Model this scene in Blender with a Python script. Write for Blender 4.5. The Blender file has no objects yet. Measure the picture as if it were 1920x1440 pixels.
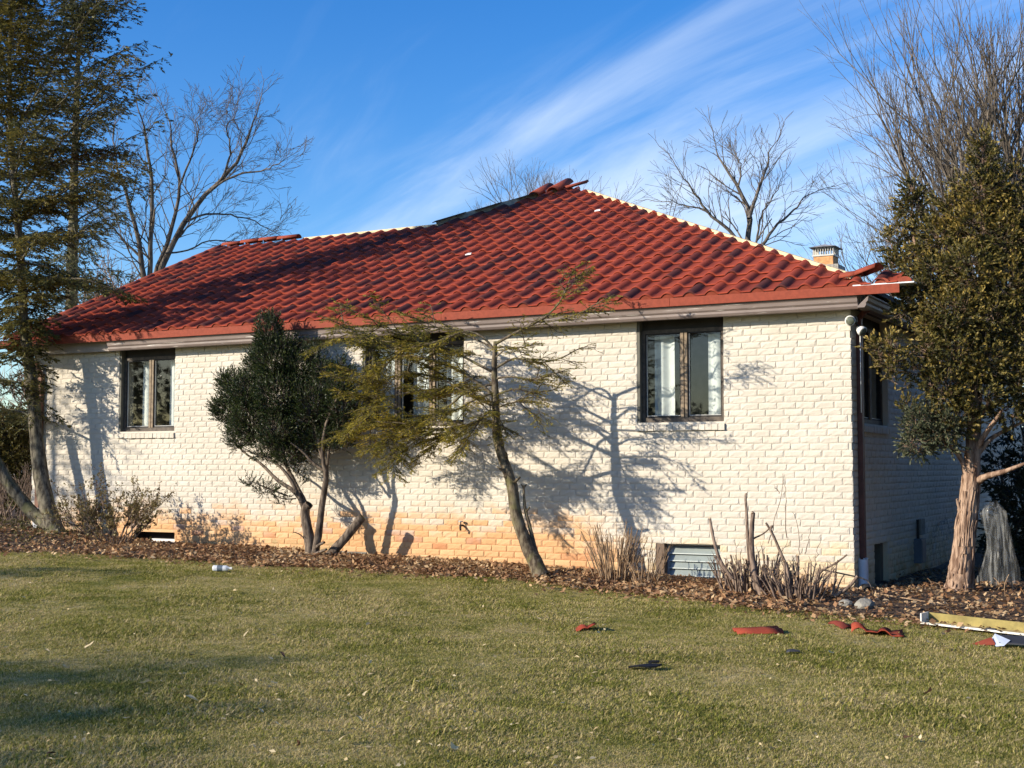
import bpy, bmesh, math, random
import numpy as np
from mathutils import Vector, Matrix

R = math.radians
rng = np.random.default_rng(7)
random.seed(7)
scene = bpy.context.scene
col = scene.collection

# ------------------------------------------------------------------ camera
CAM = np.array([3.56887, -14.22525, 1.30587])
YAW, PITCH, FPX = R(28.4), math.atan(158 / 2500), 2500.0
cd = bpy.data.cameras.new("camera")
cam = bpy.data.objects.new("camera", cd)
col.objects.link(cam)
cam.location = CAM
cam.rotation_euler = (math.pi / 2 + PITCH, 0, YAW)
cd.sensor_width = 36
cd.lens = 36 * FPX / 1920
cd.clip_end = 1500
scene.camera = cam

# ------------------------------------------------------------------ sun and sky
SUN_DIR = np.array([-0.598, -0.720, 0.352])          # towards the sun
SUN_DIR /= np.linalg.norm(SUN_DIR)
sd = bpy.data.lights.new("sun", 'SUN')
sun = bpy.data.objects.new("sun", sd)
col.objects.link(sun)
sd.energy = 5.0
sd.angle = R(0.55)
sd.color = (1.0, 0.90, 0.74)
sun.rotation_euler = Vector(SUN_DIR).to_track_quat('Z', 'Y').to_euler()
sun.location = Vector(SUN_DIR) * 60

world = bpy.data.worlds.new("World")
scene.world = world
world.use_nodes = True
wt = world.node_tree
wt.nodes.clear()


def N(t, kind, **kw):
    n = t.nodes.new(kind)
    for k, v in kw.items():
        if k.startswith('i_'):
            n.inputs[int(k[2:]) if k[2:].isdigit() else k[2:].replace('_', ' ')].default_value = v
        else:
            setattr(n, k, v)
    return n


def ramp(t, stops, interp='LINEAR'):
    n = t.nodes.new('ShaderNodeValToRGB')
    n.color_ramp.interpolation = interp
    while len(n.color_ramp.elements) < len(stops):
        n.color_ramp.elements.new(0.5)
    for e, (p, c) in zip(n.color_ramp.elements, stops):
        e.position = p
        e.color = (*c, 1) if len(c) == 3 else c
    return n


SKY_STRENGTH = 0.078
sky = N(wt, 'ShaderNodeTexSky', sky_type='NISHITA', sun_disc=False)
sky.sun_elevation = math.asin(SUN_DIR[2])
sky.sun_rotation = math.atan2(SUN_DIR[0], SUN_DIR[1])
sky.altitude = 200
sky.air_density = 1.0
sky.dust_density = 0.35
sky.ozone_density = 3.0
hs = N(wt, 'ShaderNodeHueSaturation')
hs.inputs['Saturation'].default_value = 1.36
hs.inputs['Hue'].default_value = 0.512
hs.inputs['Value'].default_value = 1.85
wt.links.new(sky.outputs[0], hs.inputs['Color'])
tc = N(wt, 'ShaderNodeTexCoord')
sep = N(wt, 'ShaderNodeSeparateXYZ')
wt.links.new(tc.outputs['Generated'], sep.inputs[0])


def M(t, op, a, b=None, c=None, clamp=False):
    n = t.nodes.new('ShaderNodeMath')
    n.operation = op
    n.use_clamp = clamp
    for i, v in enumerate((a, b, c)):
        if v is None:
            continue
        if isinstance(v, (int, float)):
            n.inputs[i].default_value = v
        else:
            t.links.new(v, n.inputs[i])
    return n.outputs[0]


# cirrus: noise on a high flat layer, drawn out along the wind
zc = M(wt, 'ADD', M(wt, 'MAXIMUM', sep.outputs[2], 0.0), 0.06)
qx = M(wt, 'DIVIDE', sep.outputs[0], zc)
qy = M(wt, 'DIVIDE', sep.outputs[1], zc)
WIND = R(-36)
cw, sw = math.cos(WIND), math.sin(WIND)
al = M(wt, 'ADD', M(wt, 'MULTIPLY', qx, cw), M(wt, 'MULTIPLY', qy, sw))
ac = M(wt, 'SUBTRACT', M(wt, 'MULTIPLY', qy, cw), M(wt, 'MULTIPLY', qx, sw))
comb = N(wt, 'ShaderNodeCombineXYZ')
wt.links.new(M(wt, 'MULTIPLY', al, 0.16), comb.inputs[0])
wt.links.new(M(wt, 'MULTIPLY', ac, 0.95), comb.inputs[1])
comb.inputs[2].default_value = 4.3
nz = N(wt, 'ShaderNodeTexNoise', noise_dimensions='3D')
nz.inputs['Scale'].default_value = 1.0
nz.inputs['Detail'].default_value = 7
nz.inputs['Roughness'].default_value = 0.52
nz.inputs['Distortion'].default_value = 0.5
wt.links.new(comb.outputs[0], nz.inputs['Vector'])
comb2 = N(wt, 'ShaderNodeCombineXYZ')
wt.links.new(M(wt, 'MULTIPLY', qx, 0.35), comb2.inputs[0])
wt.links.new(M(wt, 'MULTIPLY', qy, 0.35), comb2.inputs[1])
comb2.inputs[2].default_value = 1.7
nz2 = N(wt, 'ShaderNodeTexNoise')
nz2.inputs['Scale'].default_value = 1.0
nz2.inputs['Detail'].default_value = 3
wt.links.new(comb2.outputs[0], nz2.inputs['Vector'])
cl = M(wt, 'MULTIPLY_ADD', nz.outputs[0], 0.60, M(wt, 'MULTIPLY', nz2.outputs[0], 0.40))


def mr(v, a, b, c, d):
    n = N(wt, 'ShaderNodeMapRange', interpolation_type='SMOOTHSTEP')
    for i, x in enumerate((a, b, c, d)):
        n.inputs[1 + i].default_value = x
    wt.links.new(v, n.inputs[0])
    return n.outputs[0]


# the veil thickens to one side of the wind and carries a few drawn out streaks
acw = M(wt, 'ADD', ac, M(wt, 'MULTIPLY', M(wt, 'SUBTRACT', nz2.outputs[0], 0.5), 0.55))
bank = mr(acw, 0.95, 2.7, -0.09, 0.185)
st1 = M(wt, 'MULTIPLY', mr(acw, 1.62, 2.02, 0, 1), mr(acw, 2.05, 2.16, 1, 0))
st2 = M(wt, 'MULTIPLY', mr(acw, 1.22, 1.42, 0, 1), mr(acw, 1.42, 1.60, 1, 0))
fib = N(wt, 'ShaderNodeTexNoise')
fib.inputs['Detail'].default_value = 6
fib.inputs['Roughness'].default_value = 0.6
fib.inputs['Distortion'].default_value = 0.8
comb3 = N(wt, 'ShaderNodeCombineXYZ')
wt.links.new(M(wt, 'MULTIPLY', al, 0.55), comb3.inputs[0])
wt.links.new(M(wt, 'MULTIPLY', acw, 3.6), comb3.inputs[1])
fib.inputs['Scale'].default_value = 1.0
wt.links.new(comb3.outputs[0], fib.inputs['Vector'])
cl = M(wt, 'ADD', cl, M(wt, 'MULTIPLY', M(wt, 'SUBTRACT', fib.outputs[0], 0.5), 0.30))
cl = M(wt, 'ADD', cl, bank)
cl = M(wt, 'ADD', cl, M(wt, 'MULTIPLY', st1, 0.065))
cl = M(wt, 'ADD', cl, M(wt, 'MULTIPLY', st2, 0.07))
crmp = ramp(wt, [(0.45, (0, 0, 0)), (0.80, (0.80, 0.80, 0.80))], 'EASE')
wt.links.new(cl, crmp.inputs[0])
mixc = N(wt, 'ShaderNodeMix', data_type='RGBA')
mixc.inputs['B'].default_value = (8.0, 9.2, 10.8, 1)
wt.links.new(crmp.outputs[0], mixc.inputs['Factor'])
wt.links.new(hs.outputs[0], mixc.inputs['A'])
bg = N(wt, 'ShaderNodeBackground')
bg.inputs[1].default_value = SKY_STRENGTH
wt.links.new(mixc.outputs['Result'], bg.inputs[0])
wo = N(wt, 'ShaderNodeOutputWorld')
wt.links.new(bg.outputs[0], wo.inputs[0])

scene.view_settings.view_transform = 'Standard'
scene.view_settings.look = 'None'
scene.view_settings.gamma = 1
scene.view_settings.exposure = 0.56
scene.view_settings.use_curve_mapping = False
scene.cycles.max_bounces = 6
scene.cycles.transparent_max_bounces = 12
scene.cycles.use_adaptive_sampling = True

# ------------------------------------------------------------------ geometry of the view, used to take measurements
_fw = np.array([-math.sin(YAW) * math.cos(PITCH), math.cos(YAW) * math.cos(PITCH), math.sin(PITCH)])
_rt = np.array([math.cos(YAW), math.sin(YAW), 0.0])
_up = np.cross(_rt, _fw)


def at(px, py, y):
    """where the sight line of a photo pixel crosses the vertical plane at this y"""
    d = _fw + (px - 960) / FPX * _rt - (py - 720) / FPX * _up
    return CAM + (y - CAM[1]) / d[1] * d


def atd(px, py, depth):
    d = _fw + (px - 960) / FPX * _rt - (py - 720) / FPX * _up
    return CAM + depth * d


# ------------------------------------------------------------------ object helpers
def tag(o, label=None, cat=None, group=None, kind=None):
    if label: o['label'] = label
    if cat: o['category'] = cat
    if group: o['group'] = group
    if kind: o['kind'] = kind
    return o


def empty(name, loc, label, cat, group=None):
    o = bpy.data.objects.new(name, None)
    o.empty_display_size = 0.2
    o.location = loc
    col.objects.link(o)
    return tag(o, label, cat, group)


def wloc(o):
    v = Vector((0, 0, 0))
    while o is not None:
        v += Vector(o.location)
        o = o.parent
    return np.array(v)


def mesh_np(name, V, F, mat=None, smooth=False, attrs=None):
    V = np.asarray(V, dtype=np.float32)
    me = bpy.data.meshes.new(name)
    if isinstance(F, np.ndarray):
        n, k = F.shape
        me.vertices.add(len(V))
        me.vertices.foreach_set('co', V.ravel())
        me.loops.add(n * k)
        me.loops.foreach_set('vertex_index', F.ravel().astype(np.int32))
        me.polygons.add(n)
        me.polygons.foreach_set('loop_start', np.arange(0, n * k, k, dtype=np.int32))
        me.update(calc_edges=True)
    else:
        me.from_pydata(V.tolist(), [], F)
        me.update()
    if smooth:
        me.polygons.foreach_set('use_smooth', np.ones(len(me.polygons), dtype=bool))
    if attrs:
        for an, (dom, arr) in attrs.items():
            a = me.attributes.new(an, 'FLOAT', dom)
            a.data.foreach_set('value', np.asarray(arr, dtype=np.float32))
    me.validate()
    if mat is not None:
        me.materials.append(mat)
    return me


def put(name, V, F, mat, parent=None, smooth=False, attrs=None, origin=None):
    """one mesh object; V in world space"""
    V = np.asarray(V, dtype=np.float64)
    base = np.zeros(3)
    if origin is not None:
        base = np.asarray(origin, dtype=float)
    me = mesh_np(name, V - (base if parent is None or origin is not None else wloc(parent)), F, mat, smooth, attrs)
    o = bpy.data.objects.new(name, me)
    col.objects.link(o)
    if parent is not None:
        o.parent = parent
        if origin is not None:
            o.location = base - wloc(parent)
    elif origin is not None:
        o.location = base
    return o


class MB:
    def __init__(s):
        s.v, s.f = [], []

    def add(s, v, f):
        n = len(s.v)
        s.v += [tuple(map(float, p)) for p in v]
        s.f += [[i + n for i in q] for q in f]
        return s

    def box(s, x0, x1, y0, y1, z0, z1, T=None):
        v = [(x0, y0, z0), (x1, y0, z0), (x1, y1, z0), (x0, y1, z0), (x0, y0, z1), (x1, y0, z1), (x1, y1, z1), (x0, y1, z1)]
        if T: v = [T(*p) for p in v]
        return s.add(v, [(0, 3, 2, 1), (4, 5, 6, 7), (0, 1, 5, 4), (1, 2, 6, 5), (2, 3, 7, 6), (3, 0, 4, 7)])

    def tube(s, pts, rad, n=8, caps=True):
        V, F = tube(pts, rad, n, caps)
        return s.add(V, F)

    def extrude(s, prof, a, b, T):
        """profile polygon (p,q) from a to b; T(t,p,q) -> xyz"""
        n = len(prof)
        v = [T(a, *p) for p in prof] + [T(b, *p) for p in prof]
        f = [(i, (i + 1) % n, n + (i + 1) % n, n + i) for i in range(n)]
        f += [tuple(range(n))[::-1], tuple(range(n, 2 * n))]
        return s.add(v, f)

    def build(s, name, mat, parent=None, smooth=False, origin=None):
        o = put(name, np.array(s.v), s.f, mat, parent, smooth, None, origin)
        bm = bmesh.new()
        bm.from_mesh(o.data)
        bmesh.ops.recalc_face_normals(bm, faces=bm.faces)
        bm.to_mesh(o.data)
        bm.free()
        return o


def tube(pts, rad, n=8, caps=True, rough=0.0, seed=0):
    pts = np.asarray(pts, dtype=float)
    rad = np.broadcast_to(np.asarray(rad, dtype=float), (len(pts),))
    t = np.gradient(pts, axis=0)
    t /= np.linalg.norm(t, axis=1)[:, None] + 1e-9
    ref = np.array([0.31, 0.17, 0.93]) if abs(t[0] @ np.array([0.31, 0.17, 0.93])) < 0.9 else np.array([1.0, 0.1, 0.0])
    V = []
    rr = np.random.default_rng(seed)
    u = np.cross(t[0], ref)
    for i in range(len(pts)):
        u = u - t[i] * (u @ t[i])
        u /= np.linalg.norm(u)
        w = np.cross(t[i], u)
        for k in range(n):
            a = 2 * math.pi * k / n
            r = rad[i] * (1 + (rr.uniform(-rough, rough) if rough else 0))
            V.append(pts[i] + r * (math.cos(a) * u + math.sin(a) * w))
    F = []
    for i in range(len(pts) - 1):
        for k in range(n):
            F.append((i * n + k, i * n + (k + 1) % n, (i + 1) * n + (k + 1) % n, (i + 1) * n + k))
    if caps:
        F.append(tuple(range(n))[::-1])
        F.append(tuple(range((len(pts) - 1) * n, len(pts) * n)))
    return V, F


def smoothline(pts, n):
    """Catmull-Rom through pts"""
    P = np.asarray(pts, dtype=float)
    P = np.vstack([2 * P[0] - P[1], P, 2 * P[-1] - P[-2]])
    out = []
    m = len(P) - 3
    for s in np.linspace(0, m - 1e-6, n):
        i = int(s)
        t = s - i
        a, b, c, d = P[i:i + 4]
        out.append(0.5 * ((2 * b) + (-a + c) * t + (2 * a - 5 * b + 4 * c - d) * t * t + (-a + 3 * b - 3 * c + d) * t ** 3))
    return np.array(out)


def prisms(P0, P1, r0, r1, n=3):
    """many straight tapered twigs at once"""
    P0, P1 = np.asarray(P0, float), np.asarray(P1, float)
    r0, r1 = np.asarray(r0, float), np.asarray(r1, float)
    m = len(P0)
    d = P1 - P0
    d /= np.linalg.norm(d, axis=1)[:, None] + 1e-9
    ref = np.where(np.abs(d[:, 2:3]) < 0.9, np.array([[0, 0, 1.0]]), np.array([[1.0, 0, 0]]))
    u = np.cross(d, ref)
    u /= np.linalg.norm(u, axis=1)[:, None]
    w = np.cross(d, u)
    V = np.zeros((m, 2 * n, 3))
    for k in range(n):
        a = 2 * math.pi * k / n
        off = math.cos(a) * u + math.sin(a) * w
        V[:, k] = P0 + off * r0[:, None]
        V[:, n + k] = P1 + off * r1[:, None]
    base = (np.arange(m) * 2 * n)[:, None]
    F = np.concatenate([base + np.array([[k, (k + 1) % n, n + (k + 1) % n, n + k]]) for k in range(n)], axis=0)
    return V.reshape(-1, 3), F


def unit(a):
    return a / (np.linalg.norm(a, axis=-1, keepdims=True) + 1e-9)


def leaves(O, D, Nn, L, W, fold=0.25):
    """diamond leaf cards"""
    S = unit(np.cross(D, Nn))
    U = np.cross(S, D)
    L = np.asarray(L)[:, None]
    W = np.asarray(W)[:, None]
    mid = O + D * L * 0.45
    V = np.stack([O, mid + S * W + U * W * fold, O + D * L, mid - S * W + U * W * fold], axis=1)
    F = (np.arange(len(O)) * 4)[:, None] + np.array([[0, 1, 2, 3]])
    return V.reshape(-1, 3), F


def sprays(g, O, D, L, m, ll, lw, splay=1.0, flat=0.35, jitter=0.25, droop=0.0):
    """needle-covered twigs: each twig carries m leaves in two ranks; returns leaf cards and twig segments"""
    n = len(O)
    up = unit(np.array([[0, 0, 1.0]]) + g.normal(0, flat, (n, 3)))
    S = unit(np.cross(D, up))
    t = np.linspace(0.08, 1.0, m)
    OO, DD, NN = [], [], []
    for i, ti in enumerate(t):
        pos = O + D * (L * ti)[:, None]
        pos[:, 2] -= droop * L * ti * ti
        sgn = 1 if i % 2 else -1
        sp = splay * (1.05 - 0.75 * ti)
        dd = unit(D + S * sgn * sp + g.normal(0, jitter, (n, 3)) + np.array([[0, 0, -droop * ti]]))
        OO.append(pos); DD.append(dd); NN.append(unit(up + g.normal(0, 0.3, (n, 3))))
    OO, DD, NN = np.concatenate(OO), np.concatenate(DD), np.concatenate(NN)
    k = len(OO)
    V, F = leaves(OO, DD, NN, ll * g.uniform(0.6, 1.3, k), lw * g.uniform(0.7, 1.2, k))
    return V, F


def join(parts):
    V, F, n = [], [], 0
    for v, f in parts:
        V.append(np.asarray(v)); F.append(np.asarray(f) + n); n += len(v)
    return np.concatenate(V), np.concatenate(F)


# ------------------------------------------------------------------ materials
def mat(name):
    m = bpy.data.materials.new(name)
    m.use_nodes = True
    t = m.node_tree
    b = t.nodes['Principled BSDF']
    b.inputs['Specular IOR Level'].default_value = 0.3
    return m, t, b


def posn(t, scale=(1, 1, 1)):
    g = t.nodes.new('ShaderNodeNewGeometry')
    mp = t.nodes.new('ShaderNodeMapping')
    mp.inputs['Scale'].default_value = scale
    t.links.new(g.outputs['Position'], mp.inputs[0])
    return mp.outputs[0]


def noise(t, vec, scale, detail=3, rough=0.55):
    n = t.nodes.new('ShaderNodeTexNoise')
    n.inputs['Scale'].default_value = scale
    n.inputs['Detail'].default_value = detail
    n.inputs['Roughness'].default_value = rough
    if vec is not None: t.links.new(vec, n.inputs['Vector'])
    return n.outputs[0]


def mixrgb(t, f, a, b, mode='MIX'):
    n = t.nodes.new('ShaderNodeMix')
    n.data_type = 'RGBA'
    n.blend_type = mode
    for s, v in (('Factor', f), ('A', a), ('B', b)):
        if isinstance(v, (int, float)):
            n.inputs[s].default_value = v
        elif isinstance(v, tuple):
            n.inputs[s].default_value = (*v, 1)
        else:
            t.links.new(v, n.inputs[s])
    return n.outputs['Result']


def bump(t, b, h, dist, strength=1.0):
    n = t.nodes.new('ShaderNodeBump')
    n.inputs['Distance'].default_value = dist
    n.inputs['Strength'].default_value = strength
    t.links.new(h, n.inputs['Height'])
    t.links.new(n.outputs[0], b.inputs['Normal'])


def maprange(t, v, a, b, c=0.0, d=1.0, smooth=True):
    n = t.nodes.new('ShaderNodeMapRange')
    n.interpolation_type = 'SMOOTHSTEP' if smooth else 'LINEAR'
    n.inputs[1].default_value, n.inputs[2].default_value = a, b
    n.inputs[3].default_value, n.inputs[4].default_value = c, d
    t.links.new(v, n.inputs[0])
    return n.outputs[0]


def simple(name, c, rough=0.6, var=0.15, scale=8, spec=0.3, metal=0.0, bumpd=0.0, bscale=60):
    m, t, b = mat(name)
    p = posn(t)
    f = noise(t, p, scale, 4)
    dk = tuple(x * (1 - var) for x in c)
    lt = tuple(min(1, x * (1 + var)) for x in c)
    t.links.new(mixrgb(t, maprange(t, f, 0.3, 0.7), dk, lt), b.inputs['Base Color'])
    b.inputs['Roughness'].default_value = rough
    b.inputs['Specular IOR Level'].default_value = spec
    b.inputs['Metallic'].default_value = metal
    if bumpd:
        bump(t, b, noise(t, p, bscale, 3), bumpd)
    return m


def brick_mat():
    m, t, b = mat("painted brick")
    g = t.nodes.new('ShaderNodeNewGeometry')
    sp = t.nodes.new('ShaderNodeSeparateXYZ')
    t.links.new(g.outputs['Position'], sp.inputs[0])
    p = g.outputs['Position']
    big = noise(t, p, 1.3, 3)
    mid = noise(t, p, 6.0, 4)
    fine = noise(t, p, 45.0, 4)
    isl = g.outputs['Random Per Island']
    oi = t.nodes.new('ShaderNodeObjectInfo')
    rnd = M(t, 'FRACT', M(t, 'ADD', isl, M(t, 'MULTIPLY', oi.outputs['Random'], 7.31)))
    white = mixrgb(t, maprange(t, big, 0.35, 0.7), (0.545, 0.494, 0.412), (0.600, 0.552, 0.470))
    white = mixrgb(t, M(t, 'MULTIPLY', rnd, 0.25), white, (0.485, 0.425, 0.34))
    # bare orange brick where the paint has weathered off along the foot of the wall
    edge = M(t, 'ADD', sp.outputs[2], M(t, 'MULTIPLY', M(t, 'SUBTRACT', mid, 0.5), 0.35))
    edge = M(t, 'ADD', edge, M(t, 'MULTIPLY', M(t, 'SUBTRACT', rnd, 0.5), 0.32))
    left = M(t, 'ADD', M(t, 'MULTIPLY', maprange(t, sp.outputs[0], -3.4, -1.9), -0.60), 0.0)
    lim = M(t, 'ADD', left, M(t, 'MULTIPLY', maprange(t, sp.outputs[0], -12.5, -9.0), 0.10))
    d = M(t, 'SUBTRACT', edge, lim)
    bare = maprange(t, d, 0.80, 0.36)
    rub = mixrgb(t, rnd, (0.56, 0.30, 0.125), (0.66, 0.41, 0.20))
    rub = mixrgb(t, maprange(t, rnd, 0.82, 0.98), rub, (0.47, 0.19, 0.07))
    c = mixrgb(t, M(t, 'MULTIPLY', bare, 0.93), white, rub)
    yel = M(t, 'MULTIPLY', maprange(t, M(t, 'ADD', edge, -0.12), 0.42, 0.10), 0.55)
    yel = M(t, 'MULTIPLY', yel, M(t, 'SUBTRACT', 1.0, bare))
    c = mixrgb(t, yel, c, (0.66, 0.50, 0.24))
    moss = M(t, 'MULTIPLY', maprange(t, edge, 0.26, 0.12), maprange(t, big, 0.46, 0.6))
    c = mixrgb(t, M(t, 'MULTIPLY', moss, 0.5), c, (0.26, 0.26, 0.13))
    c = mixrgb(t, M(t, 'MULTIPLY', maprange(t, fine, 0.60, 0.80), 0.20), c, (0.42, 0.37, 0.31))
    t.links.new(c, b.inputs['Base Color'])
    b.inputs['Roughness'].default_value = 0.75
    h = M(t, 'ADD', noise(t, p, 28.0, 4, 0.6), M(t, 'MULTIPLY', fine, 0.4))
    bump(t, b, h, 0.007, 0.6)
    return m


def tile_mat():
    m, t, b = mat("stone coated tile")
    a = t.nodes.new('ShaderNodeAttribute')
    a.attribute_name = 'tone'
    oi = t.nodes.new('ShaderNodeObjectInfo')
    p = posn(t)
    n1 = noise(t, p, 9.0, 3)
    gr = noise(t, p, 260.0, 2)
    tone = M(t, 'ADD', a.outputs['Fac'], M(t, 'MULTIPLY', M(t, 'SUBTRACT', n1, 0.5), 0.40), clamp=True)
    r = ramp(t, [(0.0, (0.070, 0.028, 0.026)), (0.25, (0.135, 0.034, 0.026)), (0.55, (0.265, 0.046, 0.026)), (0.85, (0.345, 0.061, 0.031)), (1.0, (0.39, 0.080, 0.040))])
    t.links.new(tone, r.inputs[0])
    c = mixrgb(t, M(t, 'MULTIPLY', gr, 0.28), r.outputs[0], (0.14, 0.045, 0.035), 'MIX')
    t.links.new(c, b.inputs['Base Color'])
    b.inputs['Roughness'].default_value = 0.85
    b.inputs['Specular IOR Level'].default_value = 0.12
    bump(t, b, gr, 0.002, 0.6)
    return m


def foliage_mat(name, cols, rough=0.55, transl=0.25, patch=1.2, tip=0.0):
    """colours picked leaf by leaf, drifting slowly from one bough to the next"""
    m, t, b = mat(name)
    g = t.nodes.new('ShaderNodeNewGeometry')
    f = M(t, 'ADD', M(t, 'MULTIPLY', g.outputs['Random Per Island'], 0.75), M(t, 'MULTIPLY', maprange(t, noise(t, g.outputs['Position'], patch, 3), 0.3, 0.7), 0.5))
    f = M(t, 'SUBTRACT', f, 0.12)
    if tip:
        a = t.nodes.new('ShaderNodeAttribute')
        a.attribute_name = 'tip'
        f = M(t, 'ADD', M(t, 'MULTIPLY', f, 1.0 - tip), M(t, 'MULTIPLY', a.outputs['Fac'], tip * 1.15))  # shade inside the clumps and lit tips put into the leaf colour
    f = M(t, 'ADD', f, 0.0, clamp=True)
    n = len(cols)
    r = ramp(t, [(i / (n - 1), c) for i, c in enumerate(cols)])
    t.links.new(f, r.inputs[0])
    c = r.outputs[0]
    t.links.new(c, b.inputs['Base Color'])
    b.inputs['Roughness'].default_value = rough
    b.inputs['Specular IOR Level'].default_value = 0.35
    tr = t.nodes.new('ShaderNodeBsdfTranslucent')
    t.links.new(c, tr.inputs[0])
    mx = t.nodes.new('ShaderNodeMixShader')
    mx.inputs[0].default_value = transl
    t.links.new(b.outputs[0], mx.inputs[1])
    t.links.new(tr.outputs[0], mx.inputs[2])
    t.links.new(mx.outputs[0], t.nodes['Material Output'].inputs[0])
    return m


def bark_mat(name, dark, light, scale=(14, 14, 3), bd=0.012, moss=None):
    m, t, b = mat(name)
    p = posn(t, scale)
    n1 = noise(t, p, 1.0, 5, 0.65)
    c = mixrgb(t, maprange(t, n1, 0.36, 0.66), dark, light)
    if moss:
        c = mixrgb(t, M(t, 'MULTIPLY', maprange(t, noise(t, posn(t), 5.0, 4), 0.5, 0.68), 0.7), c, moss)
    t.links.new(c, b.inputs['Base Color'])
    b.inputs['Roughness'].default_value = 0.9
    b.inputs['Specular IOR Level'].default_value = 0.15
    bump(t, b, n1, bd, 1.0)
    return m


def glass_mat():
    m, t, b = mat("window glass")
    tr = t.nodes.new('ShaderNodeBsdfTransparent')
    tr.inputs[0].default_value = (0.86, 0.90, 0.89, 1)
    gl = t.nodes.new('ShaderNodeBsdfGlossy')
    gl.inputs['Roughness'].default_value = 0.02
    lw = t.nodes.new('ShaderNodeLayerWeight')
    lw.inputs['Blend'].default_value = 0.5
    mx = t.nodes.new('ShaderNodeMixShader')
    t.links.new(M(t, 'MULTIPLY_ADD', M(t, 'POWER', lw.outputs['Facing'], 4.0), 0.7, 0.055), mx.inputs[0])
    t.links.new(tr.outputs[0], mx.inputs[1])
    t.links.new(gl.outputs[0], mx.inputs[2])
    t.links.new(mx.outputs[0], t.nodes['Material Output'].inputs[0])
    return m


def plastic_film_mat():
    m, t, b = mat("clear plastic film")
    b.inputs['Base Color'].default_value = (0.40, 0.41, 0.41, 1)
    b.inputs['Roughness'].default_value = 0.16
    tr = t.nodes.new('ShaderNodeBsdfTransparent')
    mx = t.nodes.new('ShaderNodeMixShader')
    n1 = noise(t, posn(t, (26, 26, 2.2)), 1.0, 3)
    t.links.new(maprange(t, n1, 0.46, 0.66, 0.05, 0.30), mx.inputs[0])
    t.links.new(tr.outputs[0], mx.inputs[1])
    t.links.new(b.outputs[0], mx.inputs[2])
    t.links.new(mx.outputs[0], t.nodes['Material Output'].inputs[0])
    return m


def weathered_metal(name, base, scrape, amount=0.62, stretch=(1.2, 30, 60)):
    m, t, b = mat(name)
    n1 = noise(t, posn(t, stretch), 1.0, 4, 0.6)
    n2 = noise(t, posn(t), 3.0, 3)
    c = mixrgb(t, maprange(t, n2, 0.3, 0.7), tuple(x * 0.86 for x in base), tuple(x * 1.1 for x in base))
    c = mixrgb(t, maprange(t, n1, amount, amount + 0.05), c, scrape)
    t.links.new(c, b.inputs['Base Color'])
    b.inputs['Roughness'].default_value = 0.5
    return m


def lawn_mat(name, base_only):
    m, t, b = mat(name)
    g = t.nodes.new('ShaderNodeNewGeometry')
    p = g.outputs['Position']
    big = noise(t, p, 0.7, 4, 0.62)
    mid = noise(t, p, 3.2, 4, 0.65)
    f = M(t, 'ADD', M(t, 'MULTIPLY', big, 0.5), M(t, 'MULTIPLY', mid, 0.5))
    if not base_only:
        f = M(t, 'ADD', f, M(t, 'MULTIPLY', M(t, 'SUBTRACT', g.outputs['Random Per Island'], 0.5), 0.40))
    r = ramp(t, [(0.26, (0.14, 0.16, 0.026)), (0.40, (0.25, 0.255, 0.046)), (0.475, (0.38, 0.34, 0.090)), (0.55, (0.53, 0.44, 0.175)), (0.67, (0.62, 0.50, 0.26))])
    t.links.new(f, r.inputs[0])
    c = r.outputs[0]
    if base_only:
        c = mixrgb(t, 0.45, c, (0.09, 0.075, 0.035))
        bump(t, b, noise(t, p, 40, 4), 0.03)
    t.links.new(c, b.inputs['Base Color'])
    b.inputs['Roughness'].default_value = 0.8
    b.inputs['Specular IOR Level'].default_value = 0.15
    if not base_only:
        tr = t.nodes.new('ShaderNodeBsdfTranslucent')
        t.links.new(c, tr.inputs[0])
        mx = t.nodes.new('ShaderNodeMixShader')
        mx.inputs[0].default_value = 0.4
        t.links.new(b.outputs[0], mx.inputs[1])
        t.links.new(tr.outputs[0], mx.inputs[2])
        t.links.new(mx.outputs[0], t.nodes['Material Output'].inputs[0])
    return m


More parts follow.
